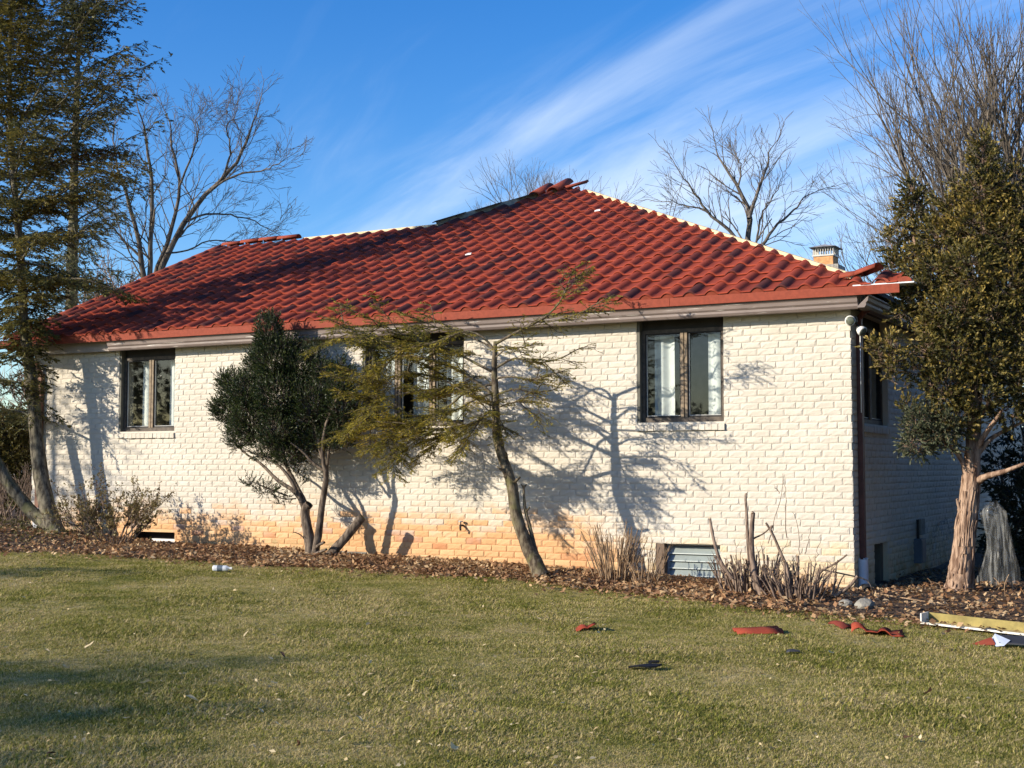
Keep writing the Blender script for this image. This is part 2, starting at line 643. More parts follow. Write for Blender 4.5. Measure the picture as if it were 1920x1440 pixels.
MT = dict(
    brick=brick_mat(), tile=tile_mat(), glass=glass_mat(), film=plastic_film_mat(),
    red_trim=simple("red trim steel", (0.245, 0.050, 0.026), 0.8, 0.12, 20, bumpd=0.001, bscale=300),
    gutter=weathered_metal("taupe gutter", (0.205, 0.160, 0.142), (0.70, 0.66, 0.60), 0.63, (1.6, 1.0, 55)),
    fascia=weathered_metal("weathered fascia", (0.36, 0.30, 0.26), (0.20, 0.14, 0.115), 0.6, (5, 1, 9)),
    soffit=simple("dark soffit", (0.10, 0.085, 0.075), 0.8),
    bronze=simple("weathered dark window wood", (0.085, 0.066, 0.050), 0.6, 0.35, 14),
    tan_wood=simple("faded wood post", (0.22, 0.165, 0.11), 0.7, 0.3, 18),
    jamb=simple("dark jamb", (0.030, 0.026, 0.024), 0.7),
    olive_jamb=simple("olive grey jamb", (0.11, 0.105, 0.085), 0.7),
    sash_edge=simple("sash edge", (0.40, 0.40, 0.38), 0.4, spec=0.5),
    curtain=simple("white curtain cloth", (0.62, 0.62, 0.60), 0.9, 0.06),
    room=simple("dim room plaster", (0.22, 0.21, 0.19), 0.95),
    concrete=simple("grey concrete", (0.25, 0.235, 0.20), 0.9, 0.25, 6, bumpd=0.01, bscale=30),
    brown_jamb=simple("brown timber buck", (0.15, 0.105, 0.075), 0.8),
    louvre=simple("grey louvre glass", (0.20, 0.235, 0.22), 0.22, 0.12, 5, spec=0.6),
    louvre_edge=simple("louvre edge", (0.52, 0.57, 0.55), 0.3, 0.05, spec=0.6),
    aluminium=simple("dull aluminium", (0.42, 0.43, 0.43), 0.45, 0.1, metal=0.4),
    white_panel=simple("white vent panel", (0.70, 0.70, 0.68), 0.6, 0.08),
    brown_pipe=simple("brown downspout paint", (0.115, 0.040, 0.028), 0.5, 0.2, 10),
    rust_pipe=simple("rusty downspout paint", (0.21, 0.105, 0.065), 0.6, 0.4, 6),
    pvc=simple("grey white pvc", (0.52, 0.53, 0.55), 0.5, 0.1, 6),
    white_enamel=simple("white enamel", (0.75, 0.74, 0.70), 0.35, 0.05, spec=0.5),
    lamp_glass=simple("lamp lens", (0.13, 0.14, 0.10), 0.2, 0.2, 60, spec=0.6),
    black=simple("black plastic", (0.018, 0.018, 0.019), 0.5, 0.2),
    slate_box=simple("blue grey box paint", (0.10, 0.125, 0.155), 0.5, 0.1),
    bare_orange=simple("orange chimney brick", (0.58, 0.30, 0.13), 0.85, 0.2, 20),
    chim_grey=simple("mortared chimney", (0.36, 0.335, 0.29), 0.9, 0.35, 22, bumpd=0.02, bscale=25),
    galv=simple("galvanised cap", (0.40, 0.38, 0.34), 0.5, 0.25, 8, metal=0.3),
    felt=simple("roof felt", (0.12, 0.115, 0.11), 0.9),
    batten=simple("pale new timber", (0.72, 0.56, 0.33), 0.7, 0.15, 12),
    drip=simple("bare drip edge", (0.74, 0.75, 0.76), 0.35, 0.05, spec=0.6),
    underlay=simple("grey weathered hip board", (0.33, 0.30, 0.24), 0.9, 0.3),
    tarry=simple("dark curled underlay", (0.06, 0.035, 0.032), 0.8, 0.3),
    yellow_ply=simple("yellowed channel wood", (0.52, 0.40, 0.19), 0.65, 0.2, 9), olive_ply=simple("olive channel wood", (0.27, 0.215, 0.07), 0.7, 0.25, 9),  # channel back a darker olive than its floor
    channel_end=simple("white channel edge", (0.74, 0.71, 0.64), 0.6, 0.1),
    slate=simple("dark slate underside", (0.035, 0.037, 0.045), 0.55, 0.2),
    blue_fold=simple("bluish bare steel", (0.42, 0.47, 0.58), 0.3, 0.1, spec=0.6),
    hemlock_bark=bark_mat("hemlock bark", (0.055, 0.040, 0.028), (0.19, 0.155, 0.105), (26, 26, 9), 0.008, (0.15, 0.14, 0.055)),
    old_bark=bark_mat("lichened bark", (0.050, 0.042, 0.032), (0.20, 0.175, 0.125), (22, 22, 8), 0.012, (0.16, 0.155, 0.07)),
    yew_bark=bark_mat("yew bark", (0.06, 0.045, 0.035), (0.21, 0.165, 0.125), (24, 24, 6), 0.008),
    cedar_bark=bark_mat("shredding cedar bark", (0.13, 0.075, 0.050), (0.46, 0.32, 0.225), (20, 20, 2.6), 0.03),
    grey_twig=bark_mat("grey winter bark", (0.060, 0.050, 0.042), (0.185, 0.155, 0.125), (9, 9, 3), 0.01),
    brown_twig=bark_mat("brown winter bark", (0.10, 0.070, 0.055), (0.27, 0.20, 0.155), (9, 9, 3), 0.01),
    tan_twig=bark_mat("tan cane", (0.20, 0.125, 0.072), (0.42, 0.30, 0.19), (30, 30, 6), 0.003),
    stub_twig=bark_mat("lopped stem bark", (0.085, 0.058, 0.045), (0.29, 0.215, 0.165), (40, 40, 8), 0.004),
    cut_wood=simple("cut wood", (0.46, 0.29, 0.14), 0.8, 0.2, 30),
    hemlock=foliage_mat("hemlock needles", [(0.080, 0.082, 0.014), (0.18, 0.165, 0.024), (0.29, 0.245, 0.034), (0.41, 0.33, 0.048), (0.55, 0.40, 0.060)], transl=0.4, patch=2.2),
    tall_hemlock=foliage_mat("dark hemlock needles", [(0.045, 0.050, 0.018), (0.095, 0.094, 0.028), (0.17, 0.148, 0.038), (0.27, 0.205, 0.045)], transl=0.35, patch=0.8),
    grey_hemlock=foliage_mat("greyish hemlock needles", [(0.048, 0.058, 0.030), (0.10, 0.108, 0.050), (0.18, 0.172, 0.075), (0.27, 0.225, 0.09)], transl=0.35, patch=0.8),
    yew=foliage_mat("yew needles", [(0.007, 0.015, 0.006), (0.015, 0.029, 0.009), (0.028, 0.046, 0.013), (0.075, 0.090, 0.022)], rough=0.45, transl=0.12, patch=3, tip=.5),
    cedar=foliage_mat("cedar scale leaves", [(0.018, 0.022, 0.008), (0.040, 0.043, 0.014), (0.080, 0.074, 0.019), (0.165, 0.130, 0.030), (0.36, 0.25, 0.062)], transl=0.15, patch=2.2, tip=.45),
    cedar_grey=foliage_mat("grey green cedar leaves", [(0.035, 0.044, 0.026), (0.062, 0.074, 0.042), (0.10, 0.11, 0.056), (0.14, 0.135, 0.06)], transl=0.15, patch=2),
    laurel=foliage_mat("dark evergreen leaves", [(0.012, 0.016, 0.009), (0.022, 0.028, 0.014), (0.045, 0.05, 0.024)], rough=0.4, transl=0.1),
    yellow_shrub=foliage_mat("yellowish evergreen", [(0.030, 0.034, 0.010), (0.075, 0.070, 0.018), (0.16, 0.13, 0.035)], transl=0.2, patch=1.4),
    azalea=foliage_mat("sparse winter leaves", [(0.12, 0.070, 0.034), (0.20, 0.140, 0.055), (0.19, 0.165, 0.055), (0.32, 0.235, 0.10)], transl=0.2, patch=3),
    litter=foliage_mat("fallen leaf litter", [(0.13, 0.068, 0.036), (0.25, 0.125, 0.060), (0.37, 0.205, 0.10), (0.50, 0.33, 0.17), (0.62, 0.45, 0.26)], rough=0.8, transl=0.2, patch=2),
    pale_leaf=foliage_mat("pale dry leaf", [(0.46, 0.34, 0.17), (0.62, 0.49, 0.27), (0.70, 0.58, 0.36)], rough=0.75, transl=0.2),
    brown_leaf=foliage_mat("dark dry leaf", [(0.055, 0.03, 0.022), (0.11, 0.055, 0.03)], rough=0.8, transl=0.1),
    soil=simple("dark mulch soil", (0.072, 0.046, 0.030), 0.95, 0.4, 14, bumpd=0.03, bscale=30),
    lawn=lawn_mat("lawn soil and thatch", True), grass=lawn_mat("grass blades", False),
    ivy=foliage_mat("ground ivy", [(0.05, 0.05, 0.016), (0.10, 0.088, 0.026), (0.17, 0.13, 0.045)], transl=0.2, patch=2),
    siding=simple("pale blue grey siding", (0.48, 0.50, 0.52), 0.6, 0.06),
    pet=None,
)


def pet_mat():
    m, t, b = mat("clear bottle plastic")
    b.inputs['Base Color'].default_value = (0.85, 0.88, 0.92, 1)
    b.inputs['Roughness'].default_value = 0.15
    tr = t.nodes.new('ShaderNodeBsdfTransparent')
    mx = t.nodes.new('ShaderNodeMixShader')
    mx.inputs[0].default_value = 0.65
    t.links.new(tr.outputs[0], mx.inputs[1])
    t.links.new(b.outputs[0], mx.inputs[2])
    t.links.new(mx.outputs[0], t.nodes['Material Output'].inputs[0])
    return m


MT['pet'] = pet_mat()


# ------------------------------------------------------------------ ground
def sstep(a, b, x):
    t = np.clip((x - a) / (b - a), 0, 1)
    return t * t * (3 - 2 * t)


def lawn_z(x, y):
    x, y = np.asarray(x, float), np.asarray(y, float)
    z = -0.026 * np.clip(x, -30, 12) + 0.010 * np.clip(y, -40, 0)
    z = z + 0.012 * np.sin(x * 1.1 + 0.4 * y) * np.cos(y * 0.9 - 0.3 * x) + 0.008 * np.sin(2.3 * x - 1.7 * y)
    return z


def bed_out(x):
    """front edge (y) of the planting bed"""
    xs = [-40, -16, -12.5, -10.5, -9.0, -7.5, -6.1, -4.6, -3.2, -1.9, -0.8, 0.2, 1.0, 2.2, 4.0, 40]
    ys = [-5, -4.2, -3.3, -2.55, -1.95, -1.65, -1.45, -1.30, -1.35, -1.50, -1.85, -2.2, -2.15, -1.95, -1.6, -1.6]
    return np.interp(x, xs, ys) + 0.07 * np.sin(np.asarray(x) * 3.1) + 0.04 * np.sin(np.asarray(x) * 7.7)


def bed_mask(x, y):
    e = bed_out(x)
    return sstep(0.0, 0.30, y - e)


def ground_z(x, y):
    x, y = np.asarray(x, float), np.asarray(y, float)
    m = bed_mask(x, y)
    mound = 0.055 * np.sin(np.clip((y - bed_out(x)) / np.maximum(-bed_out(x), 0.5), 0, 1) * math.pi) * (x < 3)
    side = sstep(0.2, 1.0, x) * sstep(-2.0, -0.6, y) * 0.05
    leftm = sstep(-9.5, -11.5, x) * 0.07 * sstep(-3.0, -1.0, y)
    return lawn_z(x, y) + m * np.maximum(mound, side) + leftm


def grid(xs, ys, zf):
    X, Y = np.meshgrid(xs, ys)
    V = np.stack([X.ravel(), Y.ravel(), zf(X, Y).ravel()], axis=1)
    nx, ny = len(xs), len(ys)
    i = np.arange(nx * ny).reshape(ny, nx)
    F = np.stack([i[:-1, :-1], i[:-1, 1:], i[1:, 1:], i[1:, :-1]], axis=-1).reshape(-1, 4)
    return V, F


xs = np.concatenate([[-900, -400, -200, -100, -60, -40], np.arange(-30, 14, 0.2), [16, 25, 50, 100, 200, 400, 900]])
ys = np.concatenate([[-300, -100, -50, -30], np.arange(-22, 16, 0.2), [20, 30, 50, 100, 200, 400, 900]])
V, F = grid(xs, ys, lambda x, y: ground_z(x, y) - 0.02 * bed_mask(x, y) * ((x > -20) & (x < 9) & (y < 14)))
lawn = put("lawn", V, F, MT['lawn'], smooth=True)
tag(lawn, kind='structure')

# planting bed: a sheet of mulch above the lawn sheet
xs = np.arange(-18, 8.01, 0.12)
vs = np.concatenate([np.linspace(0, 1, 26)])
Vb, idx = [], {}
for i, x in enumerate(xs):
    e = float(bed_out(x))
    for j, s in enumerate(vs):
        y = e + s * (13.0 - e) * (s ** 1.6 if s < 1 else 1)
        z = float(ground_z(x, y)) + (0.006 if s > 0 else -0.03) + rng.uniform(-0.008, 0.012)
        Vb.append((x, y, z))
n = len(vs)
Fb = np.array([(i * n + j, (i + 1) * n + j, (i + 1) * n + j + 1, i * n + j + 1) for i in range(len(xs) - 1) for j in range(n - 1)])
bed = put("planting_bed", np.array(Vb), Fb, MT['soil'], smooth=True)
tag(bed, kind='structure')

# ------------------------------------------------------------------ the house
CO, BL, BH = 0.075, 0.202, 0.0690         # course height, brick length, brick height
ZB = 0.005
house = empty("brick_house", (0, 0, 0), "single storey house of white painted brick under a red tile roof", "house")

HOLES_F = [(-2.48, -1.43, 1.83, 3.02), (-6.32, -4.80, 1.83, 3.02), (-10.58, -9.52, 1.83, 3.02), (-2.26, -1.49, -0.4, 0.455), (-10.24, -9.48, 0.22, 0.41)]
HOLES_S = [(0.50, 1.70, 1.80, 3.02), (0.89, 1.57, -0.05, 0.455), (3.85, 5.0, 1.80, 3.02)]
LX = -12.32


def wall_cells(u0, u1, z0, z1, holes):
    us = sorted({u0, u1, *[h[0] for h in holes], *[h[1] for h in holes]})
    out = []
    for a, b in zip(us[:-1], us[1:]):
        hs_ = sorted([(h[2], h[3]) for h in holes if h[0] <= a + 1e-6 and h[1] >= b - 1e-6])
        z = z0
        for p, q in hs_:
            if p > z: out.append((a, b, z, p))
            z = max(z, q)
        if z < z1: out.append((a, b, z, z1))
    return out


w = MB()
for a, b, c, d in wall_cells(LX + 0.012, -0.012, -0.5, 3.12, HOLES_F):
    w.box(a, b, 0.0048, 0.29, c, d)
for a, b, c, d in wall_cells(0.2902, 13.0, -0.5, 3.12, HOLES_S):
    w.box(-0.29, -0.0048, a, b, c, d)
w.box(LX + 0.012, LX + 0.29, 0.2902, 9.3, -0.5, 3.12)
w.box(LX + 0.29, -0.29, 12.7, 12.98, -0.5, 3.12)
w.add([(LX + 0.05, 0.0, 3.121), (LX + 0.05, 9.1, 3.121), (LX + 0.05, 4.55, 5.16), (LX + 0.2, 0.0, 3.121), (LX + 0.2, 9.1, 3.121), (LX + 0.2, 4.55, 5.16)],
      [(0, 1, 2), (3, 5, 4), (0, 3, 4, 1), (1, 4, 5, 2), (2, 5, 3, 0)])
wall = w.build("wall", MT['brick'], house)


def brick_mesh(seed, T):
    g = np.random.default_rng(seed)
    us = np.array([0, 0.10, 0.33, 0.62, 0.90, 1.0])
    zs = np.array([0, 0.22, 0.75, 1.0])
    Vv = []
    for j, z in enumerate(zs):
        for i, u in enumerate(us):
            edge = i in (0, len(us) - 1) or j in (0, len(zs) - 1)
            out = g.uniform(-0.001, 0.002) if edge else g.uniform(0.0015, 0.0070)
            uu = u * BL + (g.uniform(-0.004, 0.004) if edge and i in (0, 5) else g.uniform(-0.012, 0.012) if not edge else 0)
            zz = z * BH + (g.uniform(-0.003, 0.002) if edge else g.uniform(-0.005, 0.005))
            Vv.append((uu, -out, zz))
    nx, nz_ = len(us), len(zs)
    Fv = [(j * nx + i, j * nx + i + 1, (j + 1) * nx + i + 1, (j + 1) * nx + i) for j in range(nz_ - 1) for i in range(nx - 1)]
    ring = [i for i in range(nx)] + [(j + 1) * nx - 1 for j in range(1, nz_)] + [(nz_ - 1) * nx + i for i in range(nx - 2, -1, -1)] + [j * nx for j in range(nz_ - 2, 0, -1)]
    b0 = len(Vv)
    for k in ring:
        Vv.append((Vv[k][0], 0.032, Vv[k][2]))
    for a in range(len(ring)):
        b = (a + 1) % len(ring)
        Fv.append((ring[b], ring[a], b0 + a, b0 + b))
    return np.array([T(*p) for p in Vv]), Fv


T_front = lambda u, w_, z: (u, w_, z)
T_side = lambda u, w_, z: (-w_, u, z)
BR_F = [mesh_np("brick", *brick_mesh(s, T_front), MT['brick']) for s in range(10)]
BR_S = [mesh_np("brick", *brick_mesh(s, T_side), MT['brick']) for s in range(10, 14)]
BRV = {0: [brick_mesh(s, T_front) for s in range(10)], 1: [brick_mesh(s, T_side) for s in range(10, 14)]}


def lay(u0, u1, z0, z1, holes, seed):
    g = np.random.default_rng(seed)
    out = []
    k0, k1 = int(math.floor((z0 - ZB) / CO)), int(math.ceil((z1 - ZB) / CO))
    off = 0.0
    for k in range(k0, k1):
        z = ZB + k * CO
        off = ((k % 2) * 0.5 + g.uniform(-0.08, 0.08) + (0.25 if (k // 5) % 3 == 1 else 0)) * (BL + 0.008)
        u = u1 - off
        spans = []
        while u > u0 - 0.3:
            spans.append((u - BL, u)); u -= BL + 0.008
        if off > 0.06: spans.append((u1 - off + 0.008, u1))
        for a, b in spans:
            a, b = max(a, u0), min(b, u1)
            segs = [(a, b)]
            for h in holes:
                if z + BH > h[2] + 0.012 and z < h[3] - 0.012:
                    nsg = []
                    for p, q in segs:
                        if q <= h[0] or p >= h[1]: nsg.append((p, q)); continue
                        if p < h[0]: nsg.append((p, h[0]))
                        if q > h[1]: nsg.append((h[1], q))
                    segs = nsg
            for p, q in segs:
                if q - p > 0.03: out.append((p, q, z))
    return out


front = lay(LX, 0.0, -0.10, 2.99, HOLES_F, 3)
side = lay(0.034, 12.9, -0.12, 2.99, HOLES_S, 4)
allb = [(0, *b) for b in front] + [(1, *b) for b in side]


def bpos(b):
    return np.array([(b[1] + b[2]) / 2, 0, b[3]]) if b[0] == 0 else np.array([0, (b[1] + b[2]) / 2, b[3]])


def size_key(b):
    v = bpos(b) - CAM
    d = np.linalg.norm(v)
    face = abs(v[1]) / d if b[0] == 0 else abs(v[0]) / d
    return -(b[2] - b[1]) * face / (d * d)


okz = [b for b in allb if bpos(b)[2] > 0.02]
order = sorted(okz, key=size_key)
single = set(order[:300])
pv, pf, nn_ = [], [], 0
for b in allb:
    sc_ = (b[2] - b[1]) / BL
    if b in single:
        me = random.choice(BR_F if b[0] == 0 else BR_S)
        o = bpy.data.objects.new("brick", me)
        col.objects.link(o)
        o.parent = wall
        o.location = (b[1], 0, b[3]) if b[0] == 0 else (0, b[1], b[3])
        o.scale = (sc_, 1, 1) if b[0] == 0 else (1, sc_, 1)
    else:
        Vv, Fv = random.choice(BRV[b[0]])
        Vv = Vv.copy()
        if b[0] == 0:
            Vv[:, 0] = Vv[:, 0] * sc_ + b[1]
        else:
            Vv[:, 1] = Vv[:, 1] * sc_ + b[1]
        Vv[:, 2] += b[3]
        pv.append(Vv)
        pf += [[i + nn_ for i in q] for q in Fv]
        nn_ += len(Vv)
bw = put("brickwork", np.concatenate(pv), pf, MT['brick'], wall)
tag(bw, kind='stuff')


# ---- windows
def window(u0, u1, z0, z1, posts, T, sash_z1=2.86, dark_left=True):
    """posts: centres of the mullions; the frame is set back in the brick opening"""
    wd = MB()
    f0, f1 = 0.065, 0.125
    zt = sash_z1
    wd.box(u0, u1, f0, f1, z0, z0 + 0.055, T)
    wd.box(u0, u1, f0, f1, zt, zt + 0.04, T)
    wd.box(u0 + 0.035, u0 + 0.075, f0, f1, z0 + 0.055, zt, T)
    wd.box(u1 - 0.045, u1, f0, f1, z0 + 0.055, zt, T)
    win = wd.build("window", MT['bronze'], house)
    hd = MB().box(u0, u1, f0 + 0.02, f1, zt + 0.04, z1 - 0.005, T)
    hd.build("header_panel", MT['jamb'], win)
    jb = MB().box(u0, u0 + 0.035, 0.004, f1 + 0.02, z0, z1 - 0.006, T)
    jb.build("jamb", MT['olive_jamb'] if dark_left else MT['bronze'], win)
    edges = [u0 + 0.075] + [p for c in posts for p in (c - 0.04, c + 0.04)] + [u1 - 0.045]
    for c in posts:
        p = MB()
        p.box(c - 0.04, c - 0.004, f0 - 0.006, f1 - 0.01, z0 + 0.055, zt, T)
        p.box(c + 0.008, c + 0.04, f0 - 0.006, f1 - 0.01, z0 + 0.055, zt, T)
        p.build("mullion", MT['tan_wood'], win)
    for a, b in zip(edges[0::2], edges[1::2]):
        s = MB()
        e = 0.016
        s.box(a, b, f0 + 0.01, f1 - 0.02, z0 + 0.055, z0 + 0.075, T)
        s.box(a, b, f0 + 0.01, f1 - 0.02, zt - e, zt, T)
        s.box(a, a + e, f0 + 0.01, f1 - 0.02, z0 + 0.075, zt - e, T)
        s.box(b - e, b, f0 + 0.01, f1 - 0.02, z0 + 0.075, zt - e, T)
        s.build("sash", MT['jamb'], win)
        ed = MB()
        ed.box(a + e, b - e, f0 + 0.014, f0 + 0.03, z0 + 0.075, z0 + 0.082, T)
        ed.box(a + e, a + e + 0.005, f0 + 0.014, f0 + 0.03, z0 + 0.083, zt - e, T)
        ed.build("glazing_bead", MT['sash_edge'], win)
        g = MB().add([T(a + e, f0 + 0.033, z0 + 0.083), T(b - e, f0 + 0.033, z0 + 0.083), T(b - e, f0 + 0.033, zt - e), T(a + e, f0 + 0.033, zt - e)], [(0, 1, 2, 3)])
        g.build("pane", MT['glass'], win)
    # rowlock sill of brick headers
    k = int(round((u1 - u0 + 0.03) / 0.078))
    st = (u1 - u0 + 0.03) / k
    gg = np.random.default_rng(int(abs(u0) * 100))
    for i in range(k):
        a = u0 - 0.015 + i * st
        o1, o2 = 0.030 + gg.uniform(-0.004, 0.006), gg.uniform(0, 0.006)
        sb = MB()
        v = [(a + 0.003, -o1, z0 - 0.093 - o2), (a + st - 0.003, -o1 + gg.uniform(-.004, .004), z0 - 0.093 - o2), (a + st - 0.003, 0.10, z0 - 0.085), (a + 0.003, 0.10, z0 - 0.085),
             (a + 0.003, -o1, z0 - 0.030), (a + st - 0.003, -o1, z0 - 0.030), (a + st - 0.003, 0.10, z0 - 0.002), (a + 0.003, 0.10, z0 - 0.002)]
        sb.add([T(*p) for p in v], [(0, 3, 2, 1), (4, 5, 6, 7), (0, 1, 5, 4), (1, 2, 6, 5), (2, 3, 7, 6), (3, 0, 4, 7)])
        sb.build("sill_brick", MT['brick'], win)
    return win


window(-2.48, -1.43, 1.83, 3.02, [-1.925], T_front)
window(-6.32, -4.80, 1.83, 3.02, [-5.82, -5.30], T_front)
window(-10.58, -9.52, 1.83, 3.02, [-10.02], T_front)
T_sidew = lambda u, w_, z: (-w_, u, z)
window(0.50, 1.70, 1.80, 3.02, [1.1], T_sidew, dark_left=False)
window(3.85, 5.0, 1.80, 3.02, [4.4], T_sidew, dark_left=False)


def curtain(u0, u1, z0, z1, T, w0, label, seed, amp=0.02, taper=0.0):
    g = np.random.default_rng(seed)
    n = max(12, int((u1 - u0) / 0.012))
    us = np.linspace(u0, u1, n)
    ph = np.cumsum(g.uniform(0.25, 0.75, n))
    Vc = []
    for j, z in enumerate(np.linspace(z0, z1, 7)):
        for i, u in enumerate(us):
            tt = (z1 - z) / (z1 - z0)
            Vc.append(T(u + taper * tt * (1 - i / n), w0 + amp * math.sin(ph[i] + 0.3 * j * 0.2), z))
    Fc = np.array([(j * n + i, j * n + i + 1, (j + 1) * n + i + 1, (j + 1) * n + i) for j in range(6) for i in range(n - 1)])
    o = put("curtain", np.array(Vc), Fc, MT['curtain'], smooth=True)
    tag(o, label, "curtain", "curtains behind the windows")
    return o


curtain(-2.36, -2.10, 1.88, 2.84, T_front, 0.24, "thin white curtain drawn left in the left pane of the window nearest the right corner", 1)
curtain(-1.70, -1.46, 1.88, 2.84, T_front, 0.24, "white curtain hanging at the right edge of the window nearest the right corner", 2)
curtain(-6.22, -5.86, 1.88, 2.84, T_front, 0.24, "pale curtain in the left pane of the wide middle window", 3)
curtain(-5.70, -5.45, 1.88, 2.84, T_front, 0.24, "pale curtain in the centre pane of the wide middle window", 4)
curtain(-5.20, -4.84, 1.88, 2.84, T_front, 0.24, "pale curtain in the right pane of the wide middle window", 5)
curtain(-10.36, -10.08, 1.88, 2.84, T_front, 0.24, "grey looking curtain in the left pane of the far left window", 6)
curtain(-9.84, -9.55, 1.88, 2.84, T_front, 0.24, "white curtain in the right pane of the far left window", 7)
curtain(0.8, 1.0, 1.9, 2.8, T_sidew, 0.24, "curtain in the window of the shaded side wall", 8)

# inner walls of the rooms
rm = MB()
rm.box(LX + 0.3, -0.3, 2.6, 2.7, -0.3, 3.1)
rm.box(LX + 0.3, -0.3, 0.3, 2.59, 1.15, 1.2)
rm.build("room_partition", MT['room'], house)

# ---- basement windows
bwn = MB()
bwn.box(-2.26, -2.16, 0.006, 0.27, -0.3, 0.452)
bwin = bwn.build("basement_window", MT['brown_jamb'], house)
fr = MB()
fr.box(-2.158, -2.135, 0.10, 0.14, -0.2, 0.45)
fr.box(-1.515, -1.492, 0.10, 0.14, -0.2, 0.45)
fr.box(-2.135, -1.515, 0.10, 0.14, 0.43, 0.45)
fr.build("frame", MT['aluminium'], bwin)
for i in range(6):
    z = 0.335 - i * 0.083
    s = MB()
    s.add([(-2.133, 0.125, z + 0.086), (-1.517, 0.125, z + 0.086), (-1.517, 0.095, z), (-2.133, 0.095, z), (-2.133, 0.132, z + 0.086), (-1.517, 0.132, z + 0.086), (-1.517, 0.102, z), (-2.133, 0.102, z)],
          [(0, 1, 2, 3), (7, 6, 5, 4), (0, 4, 5, 1), (1, 5, 6, 2), (2, 6, 7, 3), (3, 7, 4, 0)])
    sl = s.build("louvre_slat", MT['louvre'], bwin)
    MB().box(-2.133, -1.517, 0.089, 0.0945, z - 0.001, z + 0.010).build("slat_edge", MT['louvre_edge'], bwin)

b2 = MB()
b2.box(-10.24, -10.21, 0.006, 0.25, 0.2, 0.408)
b2.box(-10.209, -9.48, 0.20, 0.25, 0.2, 0.408)
bw2 = b2.build("basement_window", MT['jamb'], house)
p2 = MB()
p2.box(-9.93, -9.50, 0.03, 0.06, 0.222, 0.315)
p2.build("vent_panel", MT['white_panel'], bw2)
b3 = MB()
b3.box(-0.27, -0.22, 0.89, 1.57, -0.05, 0.45)
b3.box(-0.22, -0.06, 1.42, 1.568, -0.05, 0.452)
bw3 = b3.build("basement_window", MT['olive_jamb'], house)

# foundation footing strip showing under the bricks, mid wall
ft = MB().box(-8.4, -6.2, -0.006, 0.05, -0.1, 0.235)
ft.build("footing", MT['concrete'], house)

# ------------------------------------------------------------------ roof
ZE, TP = 3.215, 0.44
EY = -0.27
PX_, PY_ = -6.45, 6.45
RIDGE = 4.55
rz = lambda y: ZE + (y - EY) * TP
LXR = -12.62
eR = (0.27, EY)
J = (-8.05, RIDGE)
zP, zJ = rz(PY_), rz(RIDGE)
BY = 13.2
rf = MB()


def slab(pts, th=0.05):
    n = len(pts)
    v = [tuple(p) for p in pts] + [(p[0], p[1], p[2] - th) for p in pts]
    f = [tuple(range(n)), tuple(range(n, 2 * n))[::-1]] + [(i, n + i, n + (i + 1) % n, (i + 1) % n) for i in range(n)]
    rf.add(v, f)


FRONT = [(LXR, EY), (eR[0], EY), (PX_, PY_), J, (LXR, RIDGE)]
slab([(x, y, rz(y)) for x, y in FRONT])
slab([(eR[0], EY - 0.0, ZE - 0.003), (eR[0], BY, ZE - 0.003), (PX_, BY - 6.72, zP - 0.003), (PX_, PY_, zP - 0.003)])
slab([(LXR, RIDGE + 0.001, zJ - 0.003), (J[0], RIDGE + 0.001, zJ - 0.003), (J[0] - 4.0, 9.37, ZE), (LXR, 9.37, ZE)])
slab([(J[0] - 0.002, J[1], zJ - 0.006), (PX_ - 0.002, PY_, zP - 0.006), (PX_ - 0.002, BY - 6.72, zP - 0.006), (-12.9, BY, ZE), (-12.9, 9.38, ZE)])
slab([(eR[0], BY, ZE - 0.006), (-12.9, BY, ZE - 0.006), (PX_, BY - 6.72, zP - 0.012)])
roof = rf.build("roof", MT['felt'], house)

# tiles: one barrel and one pan each, laid in courses
TW, TL = 0.262, 0.37
CS, SN = math.cos(math.atan(TP)), math.sin(math.atan(TP))


def tile_profile():
    us = np.array([0, .05, .14, .28, .42, .51, .56, .78, 1.0])
    h = np.where(us < 0.56, 0.046 * np.sin(np.pi * np.clip(us / 0.56, 0, 1)) ** 0.82, 0.0)
    h[6] = 0.001; h[7] = 0.0
    h[0] = 0.002; h[8] = 0.002
    return us * TW, h


def tile_mesh(seed):
    """local axes: x along the eave, y up the slope, z off the deck"""
    g = np.random.default_rng(seed)
    u, h = tile_profile()
    n = len(u)
    ls, tl = 0.019 + g.uniform(-0.003, 0.004), 0.009
    Vv = []
    for yy, lift in ((0.0, ls), (0.05, ls - 0.003), (TL + 0.02, 0.0)):
        for i in range(n):
            Vv.append((u[i], yy, h[i] + lift))
    for i in range(n):
        Vv.append((u[i], 0.001, h[i] + ls - tl - 0.004))
    for i in range(n):
        Vv.append((u[i], 0.10, h[i] + ls - tl - 0.012))
    Fv = []
    for r in (0, 1):
        Fv += [(r * n + i, r * n + i + 1, (r + 1) * n + i + 1, (r + 1) * n + i) for i in range(n - 1)]
    Fv += [(3 * n + i, 3 * n + i + 1, i + 1, i) for i in range(n - 1)]
    Fv += [(4 * n + i, 4 * n + i + 1, 3 * n + i + 1, 3 * n + i) for i in range(n - 1)]
    tb = g.choice([0.04, 0.14, 0.30, 0.52, 0.60, 0.66, 0.72, 0.80], p=[.06, .09, .11, .13, .16, .17, .16, .12])
    tp = g.choice([0.46, 0.60, 0.72, 0.80], p=[.15, .25, .3, .3])
    base = np.concatenate([np.where(u < 0.55 * TW, tb, tp)] * 5)
    base[:n] = np.clip(base[:n] + 0.10, 0, 1)
    base[n:2 * n] += 0.03
    return np.array(Vv), Fv, base


def on_roof(x, s, z=0.0):
    """x, distance up the slope, height off the deck"""
    return np.array([x, EY + s * CS - z * SN, ZE + s * SN + z * CS])


